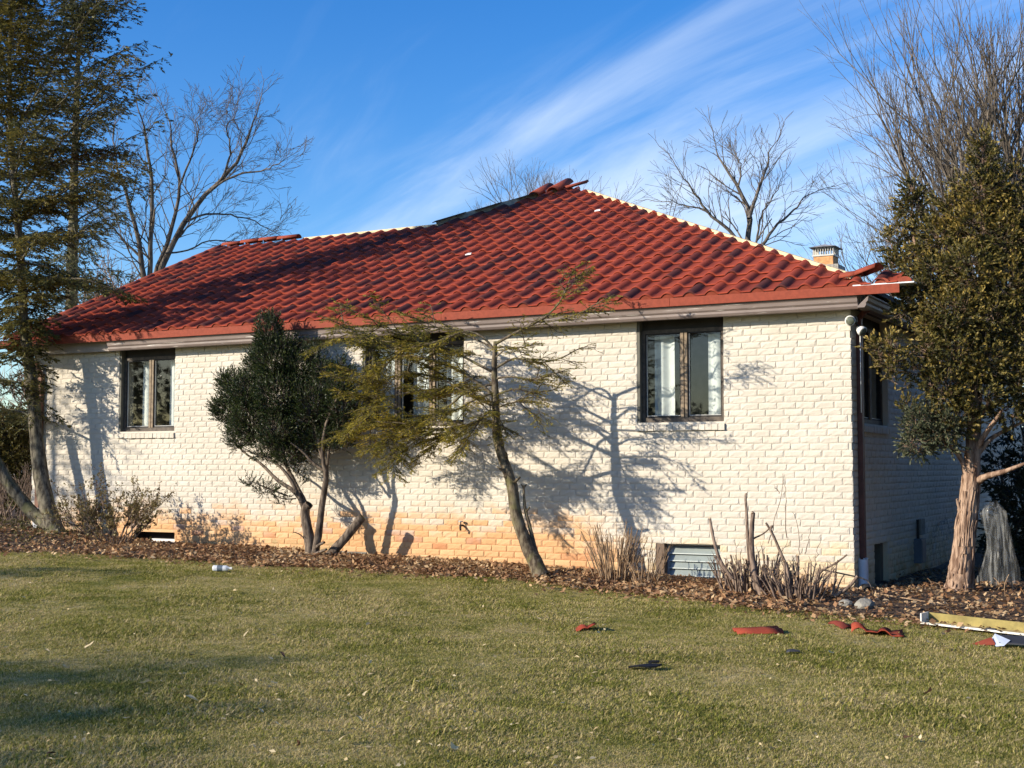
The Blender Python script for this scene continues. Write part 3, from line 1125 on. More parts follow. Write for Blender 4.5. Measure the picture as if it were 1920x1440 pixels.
def inside_front(x, y):
    if y > RIDGE + .12 and not (x > J[0]): return False
    if x < LXR + 0.0: return False
    if y > RIDGE:
        k = (x - J[0]) / (PX_ - J[0])
        if x < PX_ and y > J[1] + k * (PY_ - J[1]) - 0.02: return False
    return x + y < 0.16 and y < PY_ + .1


TVAR = [tile_mesh(s) for s in range(60, 84)]
TME = [mesh_np("roof_tile", v, f, MT['tile'], True, {'tone': ('POINT', t)}) for v, f, t in TVAR]
ROTX = math.atan(TP)
tiles = []
for r in range(0, 21):
    s0 = -0.02 + r * TL
    jog = 0.0
    for c in range(-1, 52):
        x0 = 0.30 - (c + 1) * TW + jog
        xm, ym = x0 + TW * 0.35, EY + (s0 + TL * 0.45) * CS
        if inside_front(xm, ym):
            tiles.append((x0, s0))
tiles += [(0.30, -0.02)]
tiles.sort(key=lambda q: np.linalg.norm(on_roof(*q) - CAM))


def cut_planes(W_, x0, s0):
    """planes (point, outward normal) of the roof edges that this tile runs across"""
    out = []
    jit = random.uniform(-.02, .035)
    if (W_[:, 0] + W_[:, 1]).max() > jit:
        out.append(((0, jit, 0), (1, 1, 0)))
    if W_[:, 0].mean() < J[0] + .05 and W_[:, 1].max() > RIDGE + jit:
        out.append(((0, RIDGE + jit, 0), (0, 1, 0)))
    k = (PY_ - J[1]) / (PX_ - J[0])
    if W_[:, 0].mean() >= J[0] - .05 and W_[:, 0].mean() < PX_ and (W_[:, 1] - J[1] - k * (W_[:, 0] - J[0])).max() > 0:
        out.append(((J[0], J[1] + jit, 0), (-k, 1, 0)))
    return out


pv, pf, pt, nn_ = [], [], [], 0
for i, (x0, s0) in enumerate(tiles):
    k = random.randrange(len(TME))
    v, f, tt = TVAR[k]
    W_ = np.array([on_roof(x0 + p[0], s0 + p[1], p[2] + 0.004) for p in v])
    cuts = [] if x0 > 0.2 else cut_planes(W_, x0, s0)
    if cuts:
        bm = bmesh.new()
        lay_ = bm.verts.layers.float.new('tone')
        bv = [bm.verts.new(p) for p in W_]
        for b_, t_ in zip(bv, tt): b_[lay_] = t_
        for q in f: bm.faces.new([bv[a] for a in q])
        for co, no in cuts:
            bmesh.ops.bisect_plane(bm, geom=bm.verts[:] + bm.edges[:] + bm.faces[:], plane_co=co, plane_no=no, clear_outer=True)
        bm.verts.ensure_lookup_table()
        bm.verts.index_update()
        W_ = np.array([tuple(b_.co) for b_ in bm.verts]).reshape(-1, 3)
        tt = np.array([b_[lay_] for b_ in bm.verts])
        f = [[b_.index for b_ in q.verts] for q in bm.faces]
        bm.free()
        if len(W_) < 4: continue
    if i < 300:
        if cuts:
            put("roof_tile", W_, f, MT['tile'], roof, True, {'tone': ('POINT', tt)}, origin=on_roof(x0, s0, 0.004))
            continue
        o = bpy.data.objects.new("roof_tile", TME[k])
        col.objects.link(o)
        o.parent = roof
        o.location = on_roof(x0, s0, 0.004 + random.uniform(0, 0.006))
        o.rotation_euler = (ROTX + random.uniform(-.006, .006), random.uniform(-.012, .012), random.uniform(-0.014, 0.014))
    else:
        pv.append(W_); pt.append(tt)
        pf += [[j + nn_ for j in q] for q in f]
        nn_ += len(W_)
til = put("tiling", np.concatenate(pv), pf, MT['tile'], roof, True, {'tone': ('POINT', np.concatenate(pt))})
tag(til, kind='stuff')

# closure pieces filling the barrels at the eave
u, h = tile_profile()
cme = None
for c in range(-1, 48):
    if c < 0: continue
    if cme is None:
        v = []
        for i in range(7):
            v += [on_roof(u[i], -0.012, h[i] + 0.006) - on_roof(0, 0), on_roof(u[i], -0.012, -0.012) - on_roof(0, 0)]
        v += [p + np.array([0, 0.008, 0]) for p in v]
        f = [(2 * i + 1, 2 * i + 3, 2 * i + 2, 2 * i) for i in range(6)] + [(14 + 2 * i, 16 + 2 * i, 17 + 2 * i, 15 + 2 * i) for i in range(6)]
        cme = mesh_np("eave_closure", np.array(v), f, MT['red_trim'])
    o = bpy.data.objects.new("eave_closure", cme)
    col.objects.link(o)
    o.parent = roof
    o.location = on_roof(0.30 - (c + 1) * TW, 0)

# red metal at the eave, in lengths
xcuts = [LXR + 0.05, -10.9, -7.9, -4.95, -1.95, 0.585]
for a, b in zip(xcuts[:-1], xcuts[1:]):
    m_ = MB()
    m_.box(a + 0.002, b - 0.002, -0.302, -0.292, 3.118, 3.213)
    m_.build("eave_trim", MT['red_trim'], house)
m_ = MB().box(0.10, 0.73, -0.288, -0.05, 3.214, 3.228)
m_.build("drip_edge", MT['drip'], house)
# last tile twisted past the corner, and the closures standing on the bare drip edge
barrel_jobs = [((-.06, -.02, 3.335), (0.13, -.10, 3.345)), ((0.13, -.10, 3.345), (0.36, -.20, 3.40))]
for xa, wd_ in ((0.33, 0.15), (0.56, 0.15)):
    k_ = MB()
    arc = [(xa + wd_ * (0.5 - 0.5 * math.cos(math.pi * i / 8)), 0.055 * math.sin(math.pi * i / 8)) for i in range(9)]
    v = [(x, -0.292, 3.2285 + z) for x, z in arc] + [(x, -0.20, 3.2285 + z * .9) for x, z in arc]
    k_.add(v, [tuple(range(9))[::-1], tuple(range(9, 18))] + [(i, i + 1, 10 + i, 9 + i) for i in range(8)])
    k_.build("eave_closure", MT['red_trim'], roof)

# fascia, soffit and gutters
MB().box(LXR + 0.06, 0.13, -0.14, -0.12, 2.992, 3.15).build("fascia", MT['fascia'], house)
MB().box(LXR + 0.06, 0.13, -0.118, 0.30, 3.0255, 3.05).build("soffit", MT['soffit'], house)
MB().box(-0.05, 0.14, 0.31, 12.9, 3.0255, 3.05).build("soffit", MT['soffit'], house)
MB().box(0.12, 0.14, -0.10, 12.9, 2.99, 3.16).build("fascia", MT['fascia'], house)
GUT = [(-0.142, 2.985), (-0.215, 2.985), (-0.232, 3.01), (-0.232, 3.035), (-0.250, 3.055), (-0.256, 3.09), (-0.268, 3.105), (-0.268, 3.118), (-0.255, 3.118), (-0.25, 3.10), (-0.142, 3.0)]
gt = MB().extrude(GUT, -10.58, 0.135, lambda t, p, q: (t, p, q))
gutter = gt.build("gutter", MT['gutter'], house)
GS = [(-p + 0.0 - 0.142 + 0.142, q) for p, q in GUT]
gs = MB().extrude([(p - 0.002, q + 0.004) for p, q in GS], -0.262, 12.9, lambda t, p, q: (p, t, q))
gs.build("gutter", MT['gutter'], house)
# gable end board on the left
gb = MB()
gb.add([(LXR + 0.02, EY, ZE - 0.055), (LXR + 0.02, RIDGE, zJ - 0.055), (LXR + 0.02, RIDGE, zJ - 0.20), (LXR + 0.02, EY, ZE - 0.20),
        (LXR + 0.05, EY, ZE - 0.055), (LXR + 0.05, RIDGE, zJ - 0.055), (LXR + 0.05, RIDGE, zJ - 0.20), (LXR + 0.05, EY, ZE - 0.20)],
       [(0, 3, 2, 1), (4, 5, 6, 7), (0, 1, 5, 4), (1, 2, 6, 5), (2, 3, 7, 6), (3, 0, 4, 7)])
gb.build("rake_board", MT['red_trim'], house)
# barrel trim tiles up the left rake, and ridge tiles
def barrel(a, b, r, name, m, parent, half=True, lift=0.0):
    a, b = np.asarray(a, float), np.asarray(b, float)
    d = unit(b - a)
    s = unit(np.cross(d, np.array([0, 0, 1.0])))
    up = np.cross(s, d)
    v, f = [], []
    n = 7
    for q, k in ((a, 1.06), (b, 0.94)):
        for i in range(n):
            t_ = math.pi * i / (n - 1)
            v.append(q + s * r * k * math.cos(t_) + up * (r * k * math.sin(t_) * 0.8 + lift))
    for q, k in ((a, 0.94), (b, 0.84)):
        for i in range(n):
            t_ = math.pi * i / (n - 1)
            v.append(q + s * r * k * math.cos(t_) + up * (r * k * math.sin(t_) * 0.8 + lift))
    for i in range(n - 1):
        f.append((i, i + 1, n + i + 1, n + i)); f.append((2 * n + i + 1, 2 * n + i, 3 * n + i, 3 * n + i + 1))
        f.append((i, 2 * n + i, 2 * n + i + 1, i + 1)); f.append((n + i + 1, 3 * n + i + 1, 3 * n + i, n + i))
    f.append((0, n, 3 * n, 2 * n)); f.append((n - 1, 3 * n - 1, 4 * n - 1, 2 * n - 1))
    return put(name, np.array(v), f, m, parent, True)


for a_, b_ in barrel_jobs:
    barrel(a_, b_, 0.085, "hip_tile", MT['red_trim'], roof)
for r in range(14):
    p0, p1 = on_roof(LXR + 0.02, r * TL, 0.0), on_roof(LXR + 0.02, (r + 1) * TL + 0.04, 0.0)
    barrel(p0, p1, 0.085, "rake_tile", MT['red_trim'], roof, lift=0.01)
for (xa, xb, zz) in ((-12.55, -12.15, 0.03), (-12.12, -11.72, 0.05), (-11.70, -11.3, 0.06), (-11.28, -10.85, 0.05)):
    barrel((xa, RIDGE - .02, zJ + zz * .6), (xb, RIDGE - .02, zJ + zz * .6 + 0.012), 0.085, "ridge_tile", MT['red_trim'], roof)
# peak: barrels riding over the apex
for dx_, s0_, s1_, lf in ((-0.40, -0.62, -0.02, .05), (-0.10, -0.50, 0.12, .07)):
    barrel((PX_ + dx_, PY_ + s0_, rz(PY_ + s0_) + lf), (PX_ + dx_, PY_ + s1_, rz(PY_ + s1_) + lf + .01), 0.11, "ridge_tile", MT['red_trim'], roof)
barrel((PX_ + 0.02, PY_ - 0.25, zP - 0.06), (PX_ + 0.34, PY_ + 0.0, zP + 0.07), 0.06, "ridge_tile", MT['red_trim'], roof)


def board(a, b, wdt, th, name, m, parent):
    a, b = np.asarray(a, float), np.asarray(b, float)
    d = unit(b - a)
    s = unit(np.cross(d, np.array([0, 0, 1.0])))
    up = np.cross(s, d)
    v = []
    for q in (a, b):
        for i, j in ((-1, 0), (1, 0), (1, 1), (-1, 1)):
            v.append(q + s * wdt / 2 * i + up * th * j)
    return put(name, np.array(v), [(0, 1, 2, 3), (7, 6, 5, 4), (0, 4, 5, 1), (1, 5, 6, 2), (2, 6, 7, 3), (3, 7, 4, 0)], m, parent)


hipp = lambda k, lift: np.array([eR[0] + (PX_ - eR[0]) * k, EY + (PY_ - EY) * k, ZE + (zP - ZE) * k + lift])
for k0, k1 in ((0.03, 0.34), (0.342, 0.66), (0.662, 0.93)):
    board(hipp(k0, -0.034) + np.array([.03, .03, 0]), hipp(k1, -0.034) + np.array([.03, .03, 0]), 0.045, 0.088, "hip_batten", MT['batten'], roof)
h2 = lambda k, lift: np.array([J[0] + (PX_ - J[0]) * k, J[1] + (PY_ - J[1]) * k, zJ + (zP - zJ) * k + lift])
board(h2(0.02, 0.0), h2(0.95, 0.0), 0.05, 0.085, "hip_batten", MT['underlay'], roof)
for k0, k1 in ((0.0, 0.22), (0.30, 0.48), (0.60, 0.72)):
    a, b = h2(k0, 0.055), h2(k1, 0.065)
    board(a + np.array([0.02, -0.06, 0]), b + np.array([0.02, -0.06, 0]), 0.16, 0.012, "curled_underlay", MT['tarry'], roof)
board((-10.8, RIDGE + 0.04, zJ - 0.01), (-8.0, RIDGE + 0.04, zJ - 0.01), 0.05, 0.05, "ridge_batten", MT['batten'], roof)
# round end of a hip starter at the far left eave
barrel(np.array(at(-20, 655, -0.3)), np.array(at(36, 648, -0.6)), 0.13, "rake_tile", MT['red_trim'], roof)

for px, py, lab_ in ((879, 477, "larger white chip lying on the tiles below the roof peak"), (1121, 395, "tiny white chip on the tiles near the right hip")):
    d_ = _fw + (px - 960) / FPX * _rt - (py - 720) / FPX * _up
    t_ = (ZE + (CAM[1] - EY) * TP + .075 - CAM[2]) / (d_[2] - d_[1] * TP)
    c_ = CAM + t_ * d_
    o = MB().add([tuple(c_ + np.array(p)) for p in ((-.05, -.02, -.012), (.05, -.025, -.008), (.035, .02, .012), (-.03, .025, .014), (-.05, -.02, .0), (.05, -.025, .006), (.035, .02, .026), (-.03, .025, .026))],
                 [(0, 3, 2, 1), (4, 5, 6, 7), (0, 1, 5, 4), (1, 2, 6, 5), (2, 3, 7, 6), (3, 0, 4, 7)]).build("foam_chip", MT['white_panel'], None, False, origin=c_)
    tag(o, lab_, "chip")

# chimney low on the right slope
cx, cy, cz = -1.96, 6.3, 4.14
_n0 = set(bpy.data.objects.keys())
ch = MB()
ch.box(cx - 0.26, cx + 0.30, cy - 0.2, cy + 0.35, cz - 0.2, cz + 0.32)
ch.box(cx - 0.10, cx + 0.58, cy - 0.1, cy + 0.35, cz - 0.2, cz + 0.14)
chim = ch.build("chimney", MT['chim_grey'], house)
MB().box(cx - 0.19, cx + 0.19, cy - 0.15, cy + 0.25, cz + 0.321, cz + 0.46).build("flue", MT['bare_orange'], chim)
MB().box(cx - 0.21, cx + 0.21, cy - 0.17, cy + 0.27, cz + 0.461, cz + 0.485).build("cap_base", MT['galv'], chim)
cg = MB()
for i in range(9):
    xx = cx - 0.195 + i * 0.0487
    cg.box(xx - 0.007, xx + 0.007, cy - 0.16, cy - 0.148, cz + 0.486, cz + 0.60)
    cg.box(xx - 0.007, xx + 0.007, cy + 0.246, cy + 0.26, cz + 0.486, cz + 0.60)
for i in range(1, 8):
    yy = cy - 0.15 + i * 0.051
    cg.box(cx + 0.186, cx + 0.2, yy - 0.007, yy + 0.007, cz + 0.486, cz + 0.60)
    cg.box(cx - 0.2, cx - 0.186, yy - 0.007, yy + 0.007, cz + 0.486, cz + 0.60)
cg.build("cap_mesh", MT['galv'], chim)
cc = MB()
cc.add([(cx - 0.27, cy - 0.24, cz + 0.60), (cx + 0.27, cy - 0.24, cz + 0.60), (cx + 0.27, cy + 0.34, cz + 0.60), (cx - 0.27, cy + 0.34, cz + 0.60), (cx - .02, cy, cz + 0.665), (cx + .02, cy + .1, cz + 0.665)],
       [(0, 3, 2, 1), (0, 1, 4), (1, 5, 4), (1, 2, 5), (2, 3, 5), (3, 4, 5), (3, 0, 4)])
cc.build("chimney_cap", MT['galv'], chim)

for _o in [o for o in bpy.data.objects if o.name not in _n0]:      # the stack is slimmer than it is laid out above
    for _v in _o.data.vertices:
        _v.co.x = cx + (_v.co.x - cx) * .80
        _v.co.y = cy + (_v.co.y - cy) * .80

# downspouts
d1 = MB()
d1.box(0.006, 0.062, 0.20, 0.275, 0.30, 2.93)
d1.tube([(0.034, 0.237, 2.93), (0.12, 0.15, 3.0), (0.19, 0.1, 3.02)], [0.034] * 3, 6)
dsp = d1.build("downspout", MT['brown_pipe'], house)
d2 = MB()
d2.box(-12.17, -12.09, -0.075, -0.006, 0.72, 2.72)
d2.tube([(-12.13, -0.04, 2.70), (-12.16, -0.08, 2.84), (-12.38, -0.2, 3.03)], [0.038] * 3, 6)
ds2 = d2.build("downspout", MT['rust_pipe'], house)
MB().box(-12.185, -12.075, -0.09, -0.004, 0.2, 0.72).build("lower_pipe", MT['pvc'], ds2)
pp = MB()
V_, F_ = tube([(0.055, 0.16, -0.06), (0.050, 0.165, 0.12), (0.047, 0.17, 0.335)], [0.058, 0.056, 0.056], 12, False)
pp.add(V_, F_)
V_, F_ = tube([(0.055, 0.16, -0.06), (0.050, 0.165, 0.12), (0.047, 0.17, 0.335)], [0.049, 0.048, 0.048], 12, False)
pp.add(V_, F_)
for i in range(0, 12, 2):
    a = 2 * math.pi * i / 12
    pp.box(0.047 + 0.050 * math.cos(a) - 0.007, 0.047 + 0.050 * math.cos(a) + 0.007, 0.17 + 0.05 * math.sin(a) - 0.007, 0.17 + 0.05 * math.sin(a) + 0.007, 0.334, 0.35)
o = pp.build("drain_pipe", MT['pvc'], None, True, origin=(0.05, 0.165, 0))
tag(o, "upright pale grey plastic drain pipe with a notched rim at the right house corner", "pipe")
# corrugated black drain hose mouth
kp = MB()
pts = [(0.09, 0.02, 0.03), (0.16, -0.10, 0.035), (0.20, -0.24, 0.02)]
pl = smoothline(pts, 14)
V_, F_ = tube(pl, [0.055 + (0.008 if i % 2 else 0) for i in range(14)], 10, False)
kp.add(V_, F_)
V_, F_ = tube(pl, [0.046] * 14, 10, False)
kp.add(V_, F_)
tag(kp.build("drain_hose", MT['black'], None, True, origin=(0.15, -0.1, 0)), "short black corrugated drain hose at the foot of the pale pipe", "hose")

# floodlights at the corner
fl = empty("floodlight", (0.03, -0.02, 2.86), "twin white floodlight under the eave at the right house corner", "floodlight")
k_ = MB()
k_.box(0.0, 0.06, 0.0, 0.06, 2.87, 2.93)
k_.tube([(0.03, 0.0, 2.88), (0.02, -0.05, 2.875)], [0.012, 0.012], 6)
k_.tube([(0.04, 0.02, 2.87), (0.10, -0.02, 2.80), (0.12, -0.03, 2.785)], [0.012, 0.012, 0.012], 6)
k_.build("bracket", MT['black'], fl)


def lamp(c, d):
    c, d = np.array(c, float), unit(np.array(d, float))
    L_ = MB()
    V_, F_ = tube([c - d * 0.07, c - d * 0.05, c - d * 0.02, c + d * 0.02], [0.015, 0.032, 0.048, 0.056], 14)
    L_.add(V_, F_)
    hd_ = L_.build("lamp_head", MT['white_enamel'], fl, True)
    L2 = MB()
    V_, F_ = tube([c + d * 0.0205, c + d * 0.03], [0.047, 0.036], 14)
    L2.add(V_, F_)
    L2.build("lamp_lens", MT['lamp_glass'], hd_, True)


lamp((0.02, -0.10, 2.872), (0.25, -0.95, -0.1))
lamp((0.125, -0.03, 2.765), (0.75, -0.35, -0.55))

# thin white cable dropping from the floodlight
cb = MB().tube([(0.075, 0.10, 2.76), (0.075, 0.10, 1.9)], [0.005, 0.005], 5)
tag(cb.build("cable", MT['white_enamel'], None, True, origin=(0.075, 0.1, 1.9)), "thin white cable hanging down beside the brown downspout", "cable")

# tap on the front wall
tp_ = empty("garden_tap", at(868, 985, -0.01), "small dark garden tap sticking out of the bare orange bricks", "tap")
q = at(868, 985, 0.0)
k_ = MB()
k_.tube([q + [0, 0.02, 0], q + [0, -0.07, 0]], [0.013, 0.013], 8)
k_.tube([q + [0, -0.06, 0.0], q + [0.015, -0.09, -0.03], q + [0.02, -0.09, -0.06]], [0.014, 0.014, 0.012], 8)
k_.tube([q + [0, -0.055, 0.0], q + [0, -0.055, 0.05]], [0.007, 0.007], 6)
k_.build("spout", MT['black'], tp_, True)
k_ = MB().tube([q + [0, -0.055, 0.045], q + [0, -0.055, 0.058]], [0.028, 0.028], 10)
k_.build("handle", MT['aluminium'], tp_)

# electrical boxes on the side wall
ub = empty("meter_box", (0.02, 3.05, 0.2), "blue grey electrical box with a conduit on the shaded side wall", "electrical box")
MB().box(0.0, 0.10, 2.95, 3.22, 0.12, 0.42).build("box_body", MT['slate_box'], ub)
MB().box(0.1001, 0.108, 2.965, 3.205, 0.135, 0.40).build("box_cover", MT['slate_box'], ub)
MB().tube([(0.04, 3.05, 0.42), (0.04, 3.05, 0.66)], [0.018, 0.018], 8).build("conduit", MT['black'], ub)
ob = empty("wall_outlet", (0.0, 3.35, 0.5), "small pale cover plate on the side wall above the electrical box", "outlet")
MB().box(0.0, 0.05, 3.22, 3.45, 0.46, 0.66).build("cover_plate", MT['concrete'], ob)


# ------------------------------------------------------------------ things lying about
def gpt(px, py):
    """ground point under a photo pixel"""
    d = _fw + (px - 960) / FPX * _rt - (py - 720) / FPX * _up
    z = 0.0
    for _ in range(40):
        p = CAM + (z - CAM[2]) / d[2] * d
        z = 0.6 * z + 0.4 * float(ground_z(p[0], p[1]))
    return p


def loose_tile(px, py, rot, tilt, lab, n=1, sz=1.0, bendy=0.0, tone=0.72, flat=1.0):
    c = gpt(px, py)
    us, h = tile_profile()
    h = h * flat
    nu = len(us)
    Vv, Fv, tn = [], [], []
    cols_ = []
    for k in range(n):
        for i in range(nu if k == n - 1 else nu - 1):
            cols_.append((us[i] + k * TW, h[i]))
    m = len(cols_)
    cr, sr = math.cos(rot), math.sin(rot)
    for th in (0.0, -0.008):
        for j, yy in enumerate((0, 0.12, 0.24, 0.37)):
            for i, (uu, hh) in enumerate(cols_):
                x, y = (uu - n * TW / 2) * sz, (yy - 0.18) * sz
                z = hh * sz + 0.022 + th + bendy * math.sin(uu * 7 + yy * 9) + tilt[0] * x + tilt[1] * y
                Vv.append((c[0] + cr * x - sr * y, c[1] + sr * x + cr * y, c[2] + max(z, 0.012 + th)))
                tn.append(tone)
    for j in range(3):
        for i in range(m - 1):
            a = j * m + i
            Fv.append((a, a + 1, a + m + 1, a + m))
            b = 4 * m + a
            Fv.append((b + m, b + m + 1, b + 1, b))
    per = [i for i in range(m)] + [j * m + m - 1 for j in range(1, 4)] + [3 * m + i for i in range(m - 2, -1, -1)] + [j * m for j in (2, 1)]
    for a in range(len(per)):
        b = per[(a + 1) % len(per)]
        a = per[a]
        Fv.append((a, a + 4 * m, b + 4 * m, b))
    o = put("loose_roof_tile", np.array(Vv), Fv, MT['tile'], None, True, {'tone': ('POINT', tn)}, origin=c)
    tag(o, lab, "roof tile", "broken tiles on the lawn")
    return o


loose_tile(1098, 1182, 0.5, (0.5, 0.1), "small sliver of red tile on the lawn, leftmost of the red pieces", 1, 0.62, 0.02)
loose_tile(1422, 1187, 0.5 + math.pi / 2, (0.10, -0.03), "flat red tile lying on the lawn with a dark front edge", 1, 1.0, 0.004, 0.80, .45)
loose_tile(1645, 1190, 0.25, (-0.12, 0.10), "wavy red tile on the lawn beside the yellow channel", 2, 0.78, 0.03, 0.85)
loose_tile(1580, 1178, 0.9, (0.2, 0.3), "crumpled dark red tile scrap touching the wavy red tile", 1, 0.55, 0.03, 0.35)


def scrap(px, py, sx, sy, rot, m, name, lab, cat, seed, lift=0.03):
    c = gpt(px, py)
    g = np.random.default_rng(seed)
    n = 9
    top = []
    for i in range(n):
        a = 2 * math.pi * i / n
        r = g.uniform(0.65, 1.1)
        x, y = sx * r * math.cos(a), sy * r * math.sin(a)
        top.append((x * math.cos(rot) - y * math.sin(rot), x * math.sin(rot) + y * math.cos(rot), g.uniform(0.3, 1) * lift + 0.014))
    Vv = [tuple(c + np.array(p)) for p in top] + [tuple(c + np.array((p[0], p[1], p[2] - 0.01))) for p in top]
    Vv += [tuple(c + np.array((0, 0, lift + 0.015))), tuple(c + np.array((0, 0, lift + 0.004)))]
    Fv = [(i, (i + 1) % n, 2 * n) for i in range(n)] + [((i + 1) % n + n, i + n, 2 * n + 1) for i in range(n)] + [(i, i + n, (i + 1) % n + n, (i + 1) % n) for i in range(n)]
    o = put(name, np.array(Vv), Fv, m, None, False, None, origin=c)
    return tag(o, lab, cat)


scrap(1210, 1257, 0.13, 0.05, 0.6, MT['black'], "felt_scrap", "long torn black felt scrap in the middle of the lawn", "scrap", 1)
scrap(1487, 1228, 0.06, 0.035, 0.4, MT['slate'], "felt_scrap", "small dark scrap on the lawn below the flat red tile", "scrap", 2)
scrap(1225, 1250, 0.05, 0.03, 0.9, MT['black'], "felt_scrap", "little black shred just behind the long torn felt scrap", "scrap", 5)

# the long yellow channel at the right edge
A_ = gpt(1729, 1176)
B_ = gpt(1960, 1203)
dx = unit((B_ - A_) * np.array([1, 1, 0]))
Ld = 1.5
sd_ = np.array([-dx[1], dx[0], 0])
chn = empty("wooden_channel", tuple(A_), "long open yellow wooden channel lying at the edge of the mulch bed", "channel")
Tc = lambda a, b, c_: tuple(A_ + dx * a + sd_ * b + np.array([0, 0, c_ + 0.030]) + np.array([0, 0, (B_[2] - A_[2]) / np.linalg.norm(B_ - A_) * a]))
MB().box(0, Ld, 0.0, 0.15, 0.0, 0.010, Tc).build("channel_floor", MT['yellow_ply'], chn)
MB().box(0, Ld, 0.1502, 0.162, 0.0, 0.085, Tc).build("channel_back", MT['olive_ply'], chn)
MB().box(0, Ld, -0.010, -0.0002, 0.0, 0.016, Tc).build("channel_lip", MT['channel_end'], chn)
MB().box(-0.012, -0.0002, -0.01, 0.162, 0.0, 0.088, Tc).build("channel_end", MT['channel_end'], chn)
MB().box(0.53, 0.61, 0.035, 0.075, 0.0102, 0.022, Tc).build("clip", MT['slate'], chn)  # dark block standing for the slot in the channel floor
# folded dark flashing in front of it
A2, B2 = gpt(1862, 1213), gpt(1985, 1226)
d2_ = unit((B2 - A2) * np.array([1, 1, 0]))
s2_ = np.array([-d2_[1], d2_[0], 0])
Tf = lambda a, b, c_: tuple(A2 + d2_ * a + s2_ * b + np.array([0, 0, c_ + 0.01]))
flx = empty("bent_flashing", tuple(A2), "dark bent metal flashing with a bright folded end in front of the yellow channel", "flashing")
k_ = MB()
v = [(0.05, -0.02, 0.03), (1.1, -0.02, 0.03), (1.1, 0.12, 0.075), (0.0, 0.12, 0.075), (0.05, -0.02, 0.02), (1.1, -0.02, 0.02), (1.1, 0.12, 0.065), (0.0, 0.12, 0.065)]
k_.add([Tf(*p) for p in v], [(0, 1, 2, 3), (7, 6, 5, 4), (0, 4, 5, 1), (1, 5, 6, 2), (2, 6, 7, 3), (3, 7, 4, 0)])
k_.build("flashing_sheet", MT['slate'], flx)
k_ = MB()
v = [(0.05, -0.025, 0.025), (0.09, -0.05, 0.01), (0.13, 0.0, 0.05), (0.0, 0.09, 0.085), (-0.03, 0.06, 0.03), (0.03, -0.04, 0.0)]
k_.add([Tf(*p) for p in v], [(0, 1, 2, 3), (0, 3, 4, 5), (0, 5, 1)])
k_.build("folded_end", MT['blue_fold'], flx)
k_ = MB()
v = [(-0.02, 0.05, 0.06), (-0.16, -0.03, 0.006), (-0.10, -0.05, 0.004), (0.02, -0.02, 0.02), (-0.02, 0.05, 0.05), (-0.16, -0.03, 0.0), (-0.10, -0.05, -0.002), (0.02, -0.02, 0.01)]
k_.add([Tf(*p) for p in v], [(0, 1, 2, 3), (7, 6, 5, 4), (0, 4, 5, 1), (1, 5, 6, 2), (2, 6, 7, 3), (3, 7, 4, 0)])
k_.build("red_face", MT['red_trim'], flx)
scrap(1690, 1160, 0.16, 0.035, 0.35, MT['black'], "felt_scrap", "narrow black strip on the grass left of the yellow channel", "scrap", 8, 0.02)

# bottle on the lawn
bc = gpt(417, 1073)
bot = empty("plastic_bottle", tuple(bc), "clear empty plastic bottle lying on the lawn", "bottle")
ax = unit(np.array([0.93, 0.36, 0.0]))
p0 = bc - ax * 0.11 + np.array([0, 0, 0.045])
ts = [0, .008, .03, .06, .09, .12, .15, .165, .185, .195, .20]
rs = [.028, .034, .034, .032, .034, .032, .033, .026, .014, .012, .012]
V_, F_ = tube([p0 + ax * t_ * 1.02 for t_ in ts], rs, 12)
k_ = MB(); k_.add(V_, F_)
k_.build("bottle_body", MT['pet'], bot, True)
V_, F_ = tube([p0 + ax * 0.2045, p0 + ax * 0.222], [.0145, .0145], 10)
k_ = MB(); k_.add(V_, F_)
k_.build("bottle_cap", MT['white_enamel'], bot)
V_, F_ = tube([p0 + ax * 0.055, p0 + ax * 0.115], [.0348, .0348], 12, False)
k_ = MB(); k_.add(V_, F_)
k_.build("bottle_label", MT['slate_box'], bot, True)

# leaning cut log by the yew
la, lb = gpt(612, 1044) + np.array([0, 0, 0.02]), None
lb = at(679, 970, la[1] + 0.12)
lg = empty("cut_log", tuple(la), "grey sawn log leaning against the wall beside the dark yew", "log")
pl = smoothline([la - [0, 0, 0.05], la * 0.5 + lb * 0.5 + np.array([0.02, 0, -0.015]), lb], 9)
V_, F_ = tube(pl, np.linspace(0.062, 0.052, 9), 9, True, 0.09, 3)
k_ = MB(); k_.add(V_, F_)
k_.build("log_stem", MT['yew_bark'], lg, True)
V_, F_ = tube([lb, lb + unit(lb - la) * 0.004], [0.047, 0.046], 9)
k_ = MB(); k_.add(V_, F_)
k_.build("cut_face", MT['hemlock_bark'], lg)


# stone at the corner drain
def stone(px, py, r, seed, lab):
    c = gpt(px, py)
    g = np.random.default_rng(seed)
    bm = bmesh.new()
    bmesh.ops.create_icosphere(bm, subdivisions=2, radius=r)
    for v in bm.verts:
        v.co.z *= 0.6
        v.co *= g.uniform(0.85, 1.15)
    me = bpy.data.meshes.new("stone")
    bm.to_mesh(me); bm.free()
    me.materials.append(MT['concrete'])
    o = bpy.data.objects.new("stone", me)
    o.location = c + np.array([0, 0, r * 0.3])
    col.objects.link(o)
    tag(o, lab, "stone")


stone(1622, 1140, 0.10, 3, "pale grey stone beside the black drain hose")
stone(1585, 1136, 0.07, 4, "smaller grey stone left of the pale stone at the drain")


